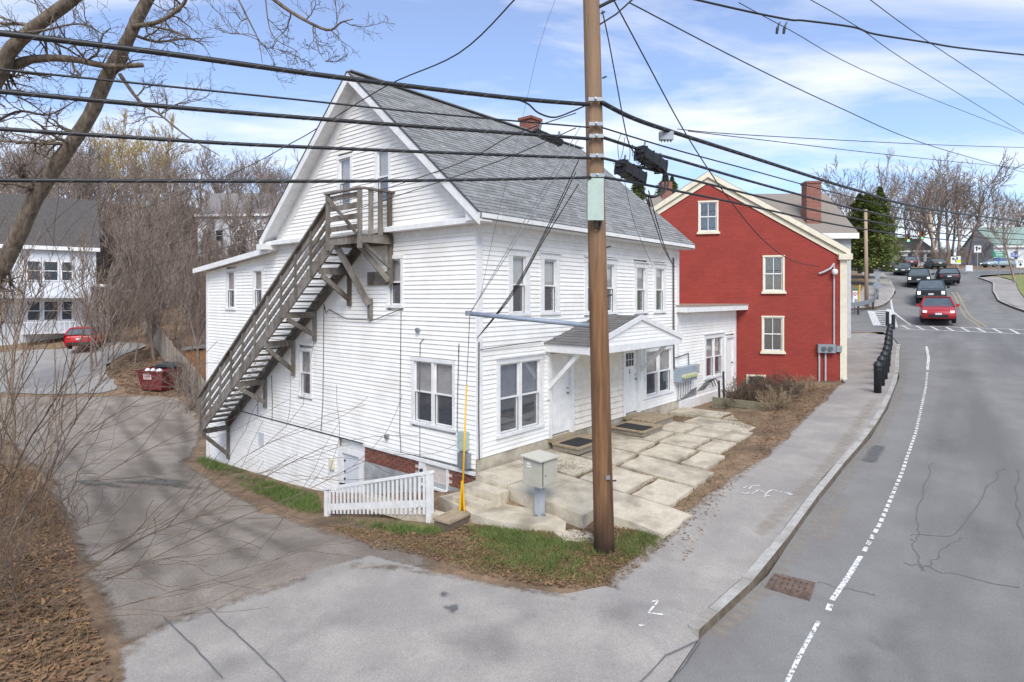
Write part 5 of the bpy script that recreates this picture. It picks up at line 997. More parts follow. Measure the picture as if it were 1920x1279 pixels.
# ------------------------------------------------------------------ cars
TYRE = mat('tyre_rubber', '#1c1c1d', '#242425', 8, .9); RIM = mat('alloy_rim', '#6d7074', '#7b7e82', 4, .4, metal=.7); CGL = mat('car_window_glass', '#4a555c', '#566168', 2, .08, spec=.8); LAMPW = mat('headlight_lens', '#f2f4f4', '#e6e8e8', 3, .2, emit=('#fff6e0', .8)); LAMPR = mat('tail_light_lens', '#a01c20', '#8c181b', 3, .25); AMB = mat('amber_lens', '#d8902a', '#c98324', 3, .3); PLATE = mat('number_plate', '#d9dadb', '#cccdce', 5, .5)  # car glass: a pale grey-blue reflection is painted into its base colour
def make_car(name, label, loc, rz, paint, kind='sedan', L_=4.5, W_=1.82, H_=1.5, lights=True, group=None):
    c = thing(name, label, 'car' if kind != 'pickup' else 'pickup truck', loc, rz, group); hw = W_ / 2
    if kind == 'pickup': L_, H_ = 5.6, 1.92; hood, belt, base = 1.18, 1.22, .42; cab = (.75, .2, -1.05, -1.25); tailz = 1.2
    elif kind == 'suv': hood, belt, base = .98, 1.05, .27; cab = (1.0, .25, -1.55, -2.05); tailz = 1.05
    else: hood, belt, base = .86, .95, .22; cab = (1.05, .25, -1.2, -1.85); tailz = 1.0
    f, r = L_ / 2, -L_ / 2
    ST = [(f, .80, base + .12, hood - .30), (f - .12, .94, base + .02, hood - .16), (f - .5, .99, base, hood - .05), (cab[0], 1, base, belt), (0, 1, base, belt + .01), (cab[3], 1, base, tailz + .0), (r + .35, .99, base, tailz - .02), (r + .08, .95, base + .04, tailz - .06), (r, .86, base + .14, tailz - .18)]
    vs = []; fs = []
    for (x, k, zb, zt) in ST:
        h = hw * k; zz = [(h * .9, zb), (h, zb + (zt - zb) * .35), (h, zb + (zt - zb) * .7), (h * .95, zt - .03), (h * .8, zt)]
        ring = [(x, -y, z) for y, z in zz] + [(x, 0, zt + .03)] + [(x, y, z) for y, z in zz[::-1]]; vs += ring
    m_ = 11
    for i in range(len(ST) - 1):
        for j in range(m_): fs.append((i * m_ + j, i * m_ + (j + 1) % m_, (i + 1) * m_ + (j + 1) % m_, (i + 1) * m_ + j))
    fs.append(tuple(range(m_))[::-1]); fs.append(tuple((len(ST) - 1) * m_ + j for j in range(m_))); MB().add(vs, fs).build('body', paint, c, True)
    xw, xf, xr, xb = cab; hb, ht = hw * .93, hw * .72; zt = H_; g_ = [(xw, hb, belt), (xf, ht, zt), (xr, ht, zt - .03), (xb, hb, belt)]
    P = [(x, s * y, z) for x, y, z in g_ for s in (-1, 1)]
    MB().add(P, [(2, 0, 1, 3), (4, 2, 3, 5)[:0] or (2, 3, 5, 4), (4, 5, 7, 6), (0, 2, 4, 6), (1, 7, 5, 3)]).build('glasshouse', CGL, c)
    rf = MB(); up_ = .025
    rf.slab([(xf + .08, -ht, zt - .005), (xf + .08, ht, zt - .005), (xr - .06, ht, zt - .035), (xr - .06, -ht, zt - .035)], (0, 0, .05)); rf.build('roof', paint, c)
    for s in (-1, 1):
        for a, b in ((0, 1), (2, 3)): A_, B_ = Vector((g_[a][0], s * g_[a][1], g_[a][2])), Vector((g_[b][0], s * g_[b][1], g_[b][2])); MB().bar(A_, B_, .08, .07).build('pillar', paint, c)
        xm = (xf + xr) / 2 - .1; MB().bar((xm, s * hb * .99, belt), (xm, s * ht, zt - .02), .06, .1).build('pillar', paint, c)
        MB().box(xw - .25, xw - .08, s * (hw + .02) - (.0 if s > 0 else .18), s * (hw + .02) + (.18 if s > 0 else 0), belt - .02, belt + .15).build('mirror', paint if kind != 'pickup' else BLACKP, c)
    for x in (f - .85, r + .9):
        for s in (-1, 1):
            wr = .40 if kind == 'pickup' else .335; y0 = s * hw * .985 - (.22 if s > 0 else 0)
            wh = MB().cyl((x, y0, wr), wr, .22, 20, axis='y').build('wheel', TYRE, c); MB().cyl((x, y0 + (.215 if s > 0 else -.01), wr), wr * .64, .016, 16, axis='y').build('rim', RIM, wh)
    for s in (-1, 1):
        hz = hood - .26 if kind != 'pickup' else hood - .32; MB().box(f - .16, f - .0, s * hw * .86 - .2 * (s > 0) * 1.0, s * hw * .86 + .2 * (s < 0), hz - (.05 if kind != 'pickup' else .14), hz + (.07 if kind != 'pickup' else .1)).build('headlight', LAMPW if lights else PLATE, c)
        MB().box(r - .005, r + .12, s * hw * .84 - .24 * (s > 0), s * hw * .84 + .24 * (s < 0), tailz - .34, tailz - .2).build('tail_light', LAMPR, c)
    MB().box(f - .12, f + .015, -hw * .55, hw * .55, base + .1, base + .28).build('lower_grille', BLACKP, c); MB().box(r - .02, r + .1, -hw * .8, hw * .8, base + .08, base + .26).build('rear_bumper', BLACKP, c)
    if kind == 'pickup':
        MB().box(f - .06, f + .02, -hw * .62, hw * .62, hood - .46, hood - .16).build('grille', BLACKP, c); MB().box(f - .06, f + .04, -hw * .9, hw * .9, base + .05, base + .26).build('front_bumper', DKMETAL, c)
        MB().box(r + .1, cab[3] - .1, -hw * .86, hw * .86, tailz + .005, tailz + .02).build('bed_opening', BLACKP, c)
    MB().box(f + .015, f + .03, -.17, .17, base + .26, base + .38).build('front_plate', PLATE, c); MB().box(r - .02, r - .005, -.17, .17, tailz - .36, tailz - .24).build('rear_plate', PLATE, c)
    return c
DKC = mat('black_car_paint', '#1b1e22', '#22262a', 3, .3, spec=.6); DKG = mat('charcoal_car_paint', '#2c353b', '#333c42', 3, .3); BURG = mat('burgundy_car_paint', '#4a2226', '#54272b', 3, .3); GRN = mat('dark_green_car_paint', '#24332c', '#2a3a33', 3, .3); BLU = mat('pale_blue_car_paint', '#8fa3ab', '#99adb5', 3, .35)
def park(px, Y, head, dz=0, s=0): x = (px - HX) / FPX * Y; return (x, Y, h1(x, Y) - RS + dz), head
TOW = math.atan2(-.8, -.6); AWAY = math.atan2(.8, .6)
l, h = park(1757, 39.2, TOW + .06); make_car('car', 'bright red car with black trim leading the queue toward the crosswalk', l, h, REDP, 'suv', 4.6, 1.86, 1.62)
l, h = park(1746, 48.5, TOW + .03); make_car('pickup_truck', 'dark green black pickup with tow mirrors right behind the red car', l, h, DKG, 'pickup', W_=2.0)
l, h = park(1723, 61, TOW + .05); make_car('pickup_truck', 'black pickup second in the queue with amber lit lights', l, h, DKC, 'pickup', W_=1.98)
l, h = park(1692, 74, TOW + .1); make_car('car', 'dark blue grey sedan with headlights on behind the black pickup', l, h, DKG, 'sedan')
l, h = park(1668, 81, TOW + .1); make_car('car', 'burgundy sedan leftmost of the queue at the top of the hill', l, h, BURG, 'sedan')
l, h = park(1700, 92, AWAY + .35); make_car('car', 'maroon car seen from behind turning left at the hilltop', l, h, REDP and BURG, 'suv', 4.6, 1.85, 1.6)
l, h = park(1753, 84, AWAY + .3); make_car('car', 'dark green coupe seen from behind on the hilltop', l, h, GRN, 'sedan', 4.5, 1.8, 1.35)
l, h = park(1775, 62, AWAY + .12); make_car('car', 'black hatchback driving away uphill in the right lane', l, h, DKC, 'suv', 4.4, 1.85, 1.6)
l, h = park(1873, 92, R(184)); make_car('car', 'pale blue grey sedan seen side on at the right junction', (l[0], l[1], l[2] + .2), h, BLU, 'sedan', 4.7, 1.82, 1.45)
p_ = gp(164, 652); make_car('car', 'red hatchback parked with its tail toward us by the far left house', (p_[0], p_[1], h1(*p_) + .01), math.atan2(.9, -.35), mat('bright_red_car_paint', '#b81d24', '#bf2229', 3, .3), 'suv', 4.1, 1.78, 1.5)
# ------------------------------------------------------------------ bollards with chain
BOL = mat('black_bollard_paint', '#1d2024', '#262a2e', 6, .5)
KO = offs(arc(smooth_poly(KERB_L[5:12], 2, False), .1), .42); y0 = gp(1650, 738)[1]; KO = [p for p in KO if p[1] >= y0]
prof = [(.12, -.05), (.12, .9), (.135, .92), (.135, .96), (.12, .98), (.112, 1.02), (.085, 1.07), (.045, 1.1), (.01, 1.11)]
bp_ = []; acc = 1.35
for a, b in zip(KO[:-1], KO[1:]):
    acc += math.hypot(b[0] - a[0], b[1] - a[1])
    if acc >= 1.32 and len(bp_) < 9: bp_.append(a); acc = 0
bol0 = None; ordn = ['nearest', 'second', 'third', 'fourth', 'fifth', 'sixth', 'seventh', 'eighth', 'farthest']
for i, p in enumerate(bp_):
    lab = ordn[i] + ' domed black bollard of the chained row along the kerb' if i not in (0, 8) else ordn[i] + ' domed black bollard of the chained row along the kerb'
    if bol0 is None:
        o = thing('bollard', lab, 'bollard', (0, 0, 0), 0, 'chained black bollards along the kerb'); MB().lathe((0, 0, 0), prof, 16).build('shaft', BOL, o, True); MB().cyl((0, 0, .80), .126, .05, 16).build('collar', BOL, o); bol0 = o
    else: o = copy_tree(bol0); o['label'] = lab
    o.location = (p[0], p[1], h1(*p) + .012)
for i in range(len(bp_) - 1):
    a = Vector((*bp_[i], h1(*bp_[i]) + .83)); b = Vector((*bp_[i + 1], h1(*bp_[i + 1]) + .83)); tag(MB().tube([a.lerp(b, k / 8) - Vector((0, 0, .12 * (1 - (k / 4 - 1) ** 2))) for k in range(9)], .016, 6).build('chain', METALG), 'grey chain hanging between the %s and %s chained bollards' % (ordn[i], ordn[i + 1]), 'chain', 'chains between bollards')
for (x, y, lab) in ((1664, 611, 'left tall flat-topped black post beside the striped crossing'), (1675, 618, 'right tall flat-topped black post beside the striped crossing'), (1589, 603, 'lone black post at the corner of the red building')):
    p = gp(x, y); o = thing('delineator_post', lab, 'post', (p[0], p[1], h1(*p))); MB().cyl((0, 0, 0), .1, .85, 14).build('shaft', BOL, o); MB().lathe((0, 0, .85), [(.1, 0), (.09, .04), (.03, .06)], 14).build('cap', BOL, o)
# ------------------------------------------------------------------ signs and signals
SGN_W = mat('sign_white', '#dcdfe2', '#d0d3d6', 4, .5); SGN_G = mat('sign_green', '#1f7d5c', '#258663', 4, .5); SGN_B = mat('sign_blue', '#3a5fae', '#4267b6', 4, .5); SGN_R = mat('sign_red', '#b3262d', '#bb2c33', 4, .5); SGN_K = mat('sign_black', '#1b1c1e', '#222325', 4, .6); SGN_Y = mat('sign_lime', '#c6d92a', '#bed024', 4, .5); SIGY = mat('signal_yellow', '#d99a1c', '#cf9118', 4, .5); TEALS = mat('street_sign_green', '#1e6b4d', '#247354', 4, .5)
def sign(name, label, px, py, Y, wpx, hpx, m, post=True, cat='sign', postm=METALG):
    p = at(px, py, Y); w_, h_ = wpx / FPX * Y, hpx / FPX * Y; zb = h1(p.x, p.y); o = thing(name, label, cat, (p.x, p.y, zb)); z = p.z - zb
    MB().box(-w_ / 2, w_ / 2, -.02, 0, z - h_ / 2, z + h_ / 2).build('panel', m, o)
    if post: MB().box(-.04, .04, .0, .06, -.3, z + h_ / 2).build('post', postm, o)
    return o, w_, h_, z
def arrow(o, pts, z, s, wd, tip=None):
    P = [Vector((x * s, -.03, z + y * s)) for x, y in pts]
    for a, b in zip(P[:-1], P[1:]): MB().bar(a, b, wd * s, .012, (0, -1, 0)).build('arrow_stroke', SGN_K, o)
    if tip: t, d = Vector((tip[0] * s, -.036, z + tip[1] * s)), Vector((tip[2], 0, tip[3])).normalized() * s * .3; n_ = Vector((-d.z, 0, d.x)) * .75; MB().slab([t + d, t - n_, t + n_], (0, -.01, 0)).build('arrow_head', SGN_K, o)
o, w_, h_, z = sign('lane_sign', 'white sign with black left turn arrow above the yellow signals', 1789, 488, 68, 13, 13, SGN_W); arrow(o, [(.22, -.3), (.22, 0), (.05, .18), (-.1, .2)], z, w_, .12, (-.1, .2, -1, 0))
o, w_, h_, z = sign('lane_sign', 'white sign with black straight and right fork arrow', 1833, 467, 72, 13, 13, SGN_W); arrow(o, [(-.18, -.35), (-.18, .2)], z, w_, .13, (-.18, .15, 0, 1)); arrow(o, [(-.18, -.15), (.0, .02), (.15, .08)], z, w_, .1, (.15, .08, 1, .15))
o, w_, h_, z = sign('direction_sign', 'green road direction sign with three white lines of text', 1873, 477, 72, 22, 11, SGN_G)
for k in range(3):
    for j in range(7): x0 = -.3 * w_ + j * .085 * w_ + k * .04; MB().box(x0, x0 + .065 * w_, -.026, -.02, z + h_ * (.22 - k * .27), z + h_ * (.34 - k * .27)).build('letter', SGN_W, o)
o, w_, h_, z = sign('street_sign', 'blue guide sign partly behind the tree trunk', 1902, 478, 74, 14, 8, SGN_B)
for k in range(2): MB().box(-w_ * .4, w_ * .4, -.026, -.02, z + h_ * (.12 - k * .4), z + h_ * (.24 - k * .4)).build('text_line', SGN_W, o)
o, w_, h_, z = sign('parking_sign', 'round blue sign on a post in front of the pale blue car', 1873, 487, 70, 6, 6, SGN_B); MB().cyl((0, -.03, z), w_ * .55, .012, 18, axis='y').build('disc', SGN_B, o); arrow(o, [(0, .2), (0, -.1)], z, w_, .12); 
o, w_, h_, z = sign('route_sign', 'white route number sign reading 201 at the right edge', 1913, 491, 66, 15, 9, SGN_W); text_mesh('number', '201', h_ * .85, SGN_K, o, Matrix.Translation((0, -.025, z)) @ Matrix.Rotation(R(90), 4, 'X')); MB().box(-w_ / 2, w_ / 2, -.02, 0, z - h_ * 1.2, z - h_ * .55).build('arrow_panel', SGN_W, o); arrow(o, [(0, -.52), (0, -.4)], z, w_, .1, (0, -.42, 0, 1))
o, w_, h_, z = sign('pedestrian_sign', 'white sign with lime panel beside the yellow signals', 1797, 484, 68, 8, 7, SGN_W); MB().box(-w_ * .6, w_ * .6, -.03, -.01, z - h_ * 1.25, z - h_ * .6).build('lime_panel', SGN_Y, o); MB().box(-w_ * .55, w_ * .55, -.03, -.01, z - h_ * 1.6, z - h_ * 1.28).build('plate', SGN_W, o)
o, w_, h_, z = sign('sandwich_board', 'white leaning sandwich board on the far corner', 1817, 503, 74, 13, 11, SGN_W, False); MB().box(-w_ / 2, -w_ / 2 + .06, 0, .3, z - h_ * .6, z).build('leg', SGN_W, o); MB().box(w_ / 2 - .06, w_ / 2, 0, .3, z - h_ * .6, z).build('leg', SGN_W, o)
sg_ = thing('pedestrian_signal', 'pair of yellow signal heads on a low post at the far corner', 'traffic signal', (0, 0, 0)); p = at(1788, 500, 69); zb = h1(p.x, p.y); sg_.location = (p.x, p.y, zb); zs_ = at(1788, 489.5, 69).z - zb
MB().box(-.04, .04, -.04, .04, -.2, zs_ + .2).build('post', SGN_Y and DKMETAL, sg_)
for s in (-1, 1): MB().box(s * .28 - .22, s * .28 + .22, -.18, .1, zs_ - .16, zs_ + .16).build('signal_head', SIGY, sg_); MB().bar((s * .15, -.1, zs_ - .2), (s * .55, -.2, .1), .05, .05).build('brace', SIGY, sg_)
MB().box(-.12, .12, -.22, -.1, zs_ - .14, zs_ + .14).build('red_lamp', SGN_R, sg_)
# span-wire signals
def signal(px, py, Y, label):
    p = at(px, py, Y); o = thing('traffic_light', label, 'traffic light', p); MB().box(-.19, .19, -.12, .16, -.55, .5).build('housing', mat('signal_housing', '#a26420', '#8d5418', 4, .6), o); MB().box(-.02, .02, 0, .04, .5, 1.0).build('hanger', DKMETAL, o)
    for k, m in enumerate((SGN_K, SGN_K, mat('green_signal_lit', '#2fe08a', '#2fe08a', 3, .4, emit=('#2fe890', 4.0)))): MB().cyl((0, -.14, .3 - k * .34), .12, .03, 16, axis='y').build('lamp', m, o); MB().tube([(0, -.14, .45 - k * .34), (0, -.34, .44 - k * .34)], .12, 12, False).build('visor', DKMETAL, o) if k < 2 else None
signal(1728, 440, 72, 'right traffic light on the span wire showing green'); signal(1702, 446, 78, 'left traffic light farther off on the span wire showing green')
o = thing('lane_sign', 'small white lane sign hung between the two traffic lights', 'sign', at(1715, 443, 73)); MB().box(-.3, .3, -.02, 0, -.3, .28).build('panel', SGN_W, o)
for q in (-.15, .12): MB().box(q - .05, q + .05, -.03, -.02, -.15, .18).build('arrow_stroke', SGN_K, o)
wire('span wire carrying the traffic lights over the road', (30, 70), (62, 80), [(1640, 425), (1702, 437), (1728, 429), (1800, 428), (1900, 415)], .014)
# left side: do not enter sign, guard rail, warning sign back
p = gp(1603, 586); o, w_, h_, z = sign('no_entry_sign', 'white do not enter sign with red disc by the side street', 1603, 553, p[1], 8.5, 15, SGN_W)
MB().cyl((0, -.025, z + h_ * .12), w_ * .42, .012, 20, axis='y').build('red_disc', SGN_R, o); MB().box(-w_ * .3, w_ * .3, -.045, -.036, z + h_ * .07, z + h_ * .17).build('white_bar', SGN_W, o)
text_mesh('upper_text', 'DO NOT', w_ * .2, SGN_W, o, Matrix.Translation((0, -.04, z + h_ * .25)) @ Matrix.Rotation(R(90), 4, 'X')); text_mesh('lower_text', 'ENTER', w_ * .2, SGN_W, o, Matrix.Translation((0, -.04, z - h_ * .02)) @ Matrix.Rotation(R(90), 4, 'X'))
MB().box(-w_ * .45, w_ * .45, -.025, .0, z + h_ * .58, z + h_ * .8).build('street_name_plate', TEALS, o); MB().box(-w_ * .5, -w_ * .1, -.01, .05, z - h_ * 1.3, z - h_ * .5).build('reflector', SGN_W, o)
o, w_, h_, z = sign('warning_sign', 'grey back of a diamond warning sign beside the guard rail', 1645, 535, 50, 3, 3, METALG); dm = 9.5 / FPX * 50; MB().slab([(0, -.03, z - dm), (dm, -.03, z), (0, -.03, z + dm), (-dm, -.03, z)], (0, .02, 0)).build('diamond', METALG, o); MB().box(-.2, .2, -.03, -.01, z + dm * 1.2, z + dm * 2.4).build('upper_plate', METALG, o)
gr = thing('guard_rail', 'galvanised steel guard rail curving along the far left footway', 'guard rail'); gpt = [at(1580, 573, 42), at(1610, 570, 43.5), at(1638, 562, 45.5), at(1646, 548, 49), at(1648, 530, 54), at(1645, 515, 60)]
for i, a in enumerate(catm(gpt, 3)[:-1]): b = catm(gpt, 3)[i + 1]; MB().bar(a, b, .05, .3).build('rail', METALG, gr); MB().box(a.x - .05, a.x + .05, a.y, a.y + .1, a.z - .8, a.z + .12).build('post', DKMETAL, gr) if i % 3 == 0 else None
yp = gp(1609, 582); tag(MB().tube([(yp[0], yp[1], h1(*yp)), (yp[0] + .12, yp[1], h1(*yp) + 1.9)], .05, 8).build('yellow_marker', YEL), 'leaning yellow guy marker behind the do not enter sign', 'marker')
def far_pole(px, py0, py1, Y, lean, label, r=.15):
    a, b = at(px, py1, Y), at(px + lean, py0, Y); o = thing('utility_pole', label, 'utility pole', a); MB().tube([Vector((0, 0, -1)), b - a], [r, r * .75], 10).build('pole', mat('far_pole_wood', '#96826c', '#a8937c', 5, .9, stretch=(1, 1, .2)), o, True); MB().bar(b - a + Vector((-.9, 0, -.5)), b - a + Vector((.9, 0, -.5)), .1, .12).build('cross_arm', DKMETAL, o) if r < .14 else None; return o
far_pole(1625, 393, 562, 46, -2, 'plain utility pole in front of the evergreen on the right'); far_pole(1755, 398, 503, 92, -11, 'leaning utility pole behind the green coupe', .19); far_pole(1658, 388, 500, 100, 8, 'leaning grey pole rising behind the evergreen', .13)
# ------------------------------------------------------------------ other buildings
def far_house(name, label, x0, x1, Y, zb, ze, zr, dep, rz, wm, rm, wins=(), ridge='x', over=.35, cat='house'):
    o = thing(name, label, cat, ((x0 + x1) / 2, Y, zb), rz); hw = (x1 - x0) / 2; e, r_ = ze - zb, zr - zb
    MB().box(-hw, hw, 0, dep, -3, e).build('wall', wm, o)
    if ridge == 'x':
        for s in (0, 1): y0_ = -over if s == 0 else dep + over; MB().slab([(-hw - .25, y0_, e - .05), (hw + .25, y0_, e - .05), (hw + .25, dep / 2, r_), (-hw - .25, dep / 2, r_)], (0, 0, .14)).build('roof', rm, o)
        for s in (-1, 1): MB().slab([(s * hw, 0, e), (s * hw, dep, e), (s * hw, dep / 2, r_ - .05)], (-s * .1, 0, 0)).build('gable', wm, o)
        MB().box(-hw - .25, hw + .25, -over - .03, -over, e - .2, e + .1).build('fascia', TRIM, o)
    else:
        for s in (-1, 1): MB().slab([(s * (hw + over), -.3, e - .05), (0, -.3, r_), (0, dep, r_), (s * (hw + over), dep, e - .05)], (0, 0, .14)).build('roof', rm, o)
        MB().slab([(-hw, 0, e), (hw, 0, e), (0, 0, r_ - .05)], (0, .1, 0)).build('gable', wm, o)
    for (a, b, c, d) in wins:
        f_ = MB().box(a - .1, b + .1, -.06, 0, c - .1, d + .1).build('window', TRIM, o); MB().box(a, b, -.08, -.06, c, d).build('pane', DKWIN, f_); MB().box(a, b, -.1, -.08, (c + d) / 2 - .03, (c + d) / 2 + .03).build('meeting_rail', TRIM, f_)
    return o
FW = mat('far_white_siding', '#d3d6da', '#c3c6ca', 2, .7); DKR = mat('dark_slate_roof', '#484441', '#575350', 5, .9, isl=0); GRR = mat('green_metal_roof', '#7d938c', '#8aa099', 4, .7)
lh = far_house('white_house', 'white two storey house with dark roof behind the bare branches at left', -43, -32.6, 45.5, h1(-36, 46) - .2, 7.4, 11.8, 9, R(37), FW, DKR, [(-3.9, -3.1, 5.1, 6.5), (-2.8, -2.0, 5.1, 6.5), (-1.7, -.9, 5.1, 6.5), (.9, 1.6, 5.0, 6.4), (1.9, 2.7, 5.0, 6.4), (3.0, 3.6, 5.0, 6.4), (.9, 1.6, 1.9, 3.3), (1.9, 2.7, 1.9, 3.3), (3.0, 3.6, 1.9, 3.3)])
MB().box(-4.7, 4.2, -2.0, -.1, 3.6, 3.75).build('porch_roof', FW, lh); MB().box(.5, 4.2, -2.0, -.1, .9, 1.05).build('porch_deck', FW, lh)
for k in range(12): MB().box(.55 + k * .32, .61 + k * .32, -2.0, -1.94, 1.05, 1.75).build('baluster', TRIM, lh)
MB().box(.5, 4.2, -2.02, -1.92, 1.75, 1.82).build('porch_rail', TRIM, lh)
for x in (5.4, 5.9): MB().box(x - .08, x + .08, -.6, -.44, -1.5, 4.6).build('column', TRIM, lh)
MB().box(4.7, 6.1, -.7, 1.5, 4.5, 4.7).build('side_porch', TRIM, lh)
far_house('white_house', 'long white house up the hill behind the bare trees left of the gable', -41, -29, 78, h1(-35, 78) - .3, 14.2, 17.6, 8, R(-4), FW, mat('far_grey_roof', '#6f6b6a', '#7d7978', 4, .9), [(-3.5, -2.6, 2.6, 4.0), (-.6, .0, 2.6, 4.0), (2.0, 2.9, 2.6, 4.0)])
bh_ = far_house('grey_roofed_house', 'house with brown grey shingle roof and brick chimney behind the red building', 8.5, 18.75, 33.5, .5, 6.95, 9.75, 7, R(-3), mat('grey_white_siding', '#b9bbbd', '#a9abad', 3, .7), mat('brown_shingle_far', '#7b736b', '#8c847b', 22, .95, .4, 60), [(3.6, 4.4, 4.6, 5.9)]); MB().box(2.95, 3.75, .5, 1.2, 5.8, 9.45).build('chimney', MATS['far_brick'], bh_); MB().box(2.9, 3.8, .45, 1.25, 9.45, 9.58).build('chimney_cap', MATS['far_brick'], bh_); MB().box(-4.6, -4.0, 3, 3.6, 8.5, 10.1).build('chimney', MATS['far_brick'], bh_); MB().box(-2.6, -1.4, 3.2, 4, 8.6, 10.0).build('chimney', MATS['far_brick'], bh_)
far_house('white_house', 'white house with green roof at the right edge of the street', 82.5, 97, 102, h1(88, 102) - .5, 12.2, 15.8, 9, R(-8), FW, GRR, [(-4.2, -3.6, 1.6, 3.0), (-2.6, -2.0, 1.6, 3.0)])
far_house('white_house', 'white house among the tree trunks at the top of the road', 68, 76, 108, h1(72, 108) - .4, 11.8, 14.5, 8, R(4), FW, DKR, [(-3, -2.2, 1, 2.6), (-1, -.2, 1, 2.6), (1.2, 2.0, 1, 2.6), (2.6, 3.4, 1, 2.6)])
# ------------------------------------------------------------------ dumpster, fence, shed
dp = gp(298, 731); du = thing('dumpster', 'open dark red steel dumpster with black lid and white sign', 'dumpster', (dp[0], dp[1], h1(*dp)), R(-17))
MB().hexa([(-.72, -.5, .05), (.72, -.5, .05), (.72, .5, .05), (-.72, .5, .05), (-.95, -.62, 1.08), (.9, -.62, 1.08), (.9, .62, 1.22), (-.95, .62, 1.22)]).build('body', DUMPR, du)
for a, b in (((-.97, -.64, 1.1), (.92, -.64, 1.1)), ((.92, -.64, 1.1), (.92, .64, 1.24)), ((-.97, .64, 1.24), (.92, .64, 1.24)), ((-.97, -.64, 1.1), (-.97, .64, 1.24))): MB().bar(a, b, .07, .08).build('rim', DUMPR, du)
MB().box(-.85, .85, -.5, .3, 1.1, 1.12).build('dark_inside', BLACKP, du); MB().slab([(-.7, .2, 1.26), (.95, .2, 1.26), (.95, .95, 1.5), (-.7, .95, 1.42)], (0, 0, .04)).build('lid', BLACKP, du)
for k in range(7): MB().slab([(-.6 + k * .22, .22, 1.31), (-.5 + k * .22, .22, 1.31), (-.5 + k * .22, .93, 1.5), (-.6 + k * .22, .93, 1.5)], (0, 0, .03)).build('lid_rib', mat('lid_plastic', '#3a4148', '#454c53', 5, .6), du)
sgn = MB().slab([(-.45, -.6, .66), (.12, -.6, .66), (.10, -.632, .98), (-.45, -.632, .98)], (0, -.015, 0)).build('sign_plate', mat('pink_white_sign', '#d9c4c2', '#cfb9b7', 4, .6), du)
for r_ in range(3):
    for j in range(8 - r_): x = -.41 + j * .064 + r_ * .02; MB().box(x, x + .048, -.652 + r_ * .01, -.64 + r_ * .01, .91 - r_ * .09, .955 - r_ * .09).build('letter', mat('sign_dark_red', '#5a2328', '#5a2328', 3, .6), sgn)
for (x, s) in ((-.5, .16), (.35, .18), (-.1, .14)): MB().lathe((x, -.3, 1.08), [(s * .9, 0), (s, .06), (s * .7, .14), (.03, .19)], 9).build('rubbish_bag', SGN_W, du, True)
fpts = [(at(387, 706, 27.5)), (at(365, 672, 32)), (at(325, 645, 38)), (at(265, 622, 50))]; fcv = catm([Vector((p.x, p.y, 0)) for p in fpts], 24)
fence = thing('stockade_fence', 'weathered grey stockade fence curving behind the dumpster', 'fence', (fpts[0].x, fpts[0].y, 0)); FWD = mat('grey_fence_wood', '#8d8479', '#9f968a', 6, .9, .3, 40, stretch=(1, 1, .2), isl=.2); acc = 0; pl0 = None; g = random.Random(2)
for a, b in zip(fcv[:-1], fcv[1:]):
    L1 = (b - a).length; nn = max(1, int(round(L1 / .2))); an = math.atan2(b.y - a.y, b.x - a.x)
    for k in range(nn):
        q = a.lerp(b, k / nn); z = h1(q.x, q.y)
        if pl0 is None: pl0 = MB().box(-.09, .095, -.012, .012, -.3, 1.85).build('plank', FWD, fence); o = pl0
        else: o = pl0.copy(); col.objects.link(o)
        o.location = (q.x - fpts[0].x, q.y - fpts[0].y, z + g.uniform(-.04, .04)); o.rotation_euler = (g.uniform(-.03, .03), 0, an)
sp = at(370, 640, 36); shed = thing('shed', 'small orange brown wooden shed behind the fence', 'shed', (sp.x, sp.y, h1(sp.x, sp.y)), R(12)); ORW = mat('orange_shed_wood', '#9c6a33', '#8a5c2b', 3, .8, stretch=(4, 4, .3)); MB().box(-.62, .62, 0, 1.4, -.5, 2.0).build('wall', ORW, shed); MB().slab([(-.8, -.25, 2.05), (.8, -.25, 2.25), (.8, 1.6, 2.25), (-.8, 1.6, 2.05)], (0, 0, .1)).build('roof', SHINGB, shed)
for k in range(5): MB().box(-.6 + k * .25, -.6 + k * .25 + .24, -.03, 0, -.3, 1.98).build('board', ORW, shed)
# ------------------------------------------------------------------ trees on the hills
protos = [tree_proto(21, 13, BARKF), tree_proto(22, 14, BARKF, kids=(10, 7, 5, 4)), tree_proto(23, 12, BARKR, up=.2), tree_proto(24, 13, BARKF, up=.18), tree_proto(25, 15, BARKR, kids=(8, 7, 6, 4))]
brush = tree_proto(31, 4.5, BARKR, kids=(10, 9, 6, 4), up=.22, r=.05, spread=(.3, .8)); brush.name = 'brush'
used = set(); g = random.Random(77)
def put(pr, x, y, s, label, cat, group, name=None):
    o = pr if pr.name not in used and pr not in [None] and not pr.get('used') else copy_tree(pr); o['used'] = 1
    if o is not pr: o['used'] = 1
    o.location = (x, y, h1(x, y) - .1); o.scale = (s * g.uniform(.85, 1.15),) * 2 + (s * g.uniform(.9, 1.1),); o.rotation_euler = (0, 0, g.uniform(0, 6.28)); tag(o, label, cat, group)
    if name: o.name = name
    return o
for k in range(125):
    Y = g.uniform(54, 118); px = g.uniform(-60, 570); x = (px - HX) / FPX * Y
    if -44 < x < -27 and 60 < Y < 90 and g.random() < .75: continue
    if -43 < x < -29 and 44 < Y < 58: continue
    put(g.choice(protos), x, Y, g.uniform(.7, 1.15), 'bare leafless tree in the wood on the hillside left of the gable', 'tree', 'bare trees of the left hillside')
for k in range(230):
    Y = g.uniform(38, 90); px = g.uniform(170, 560); x = (px - HX) / FPX * Y
    put(brush, x, Y, g.uniform(.7, 1.3), 'leafless brown brush on the hillside left of the gable', 'shrub', 'brush of the left hillside', 'brush')
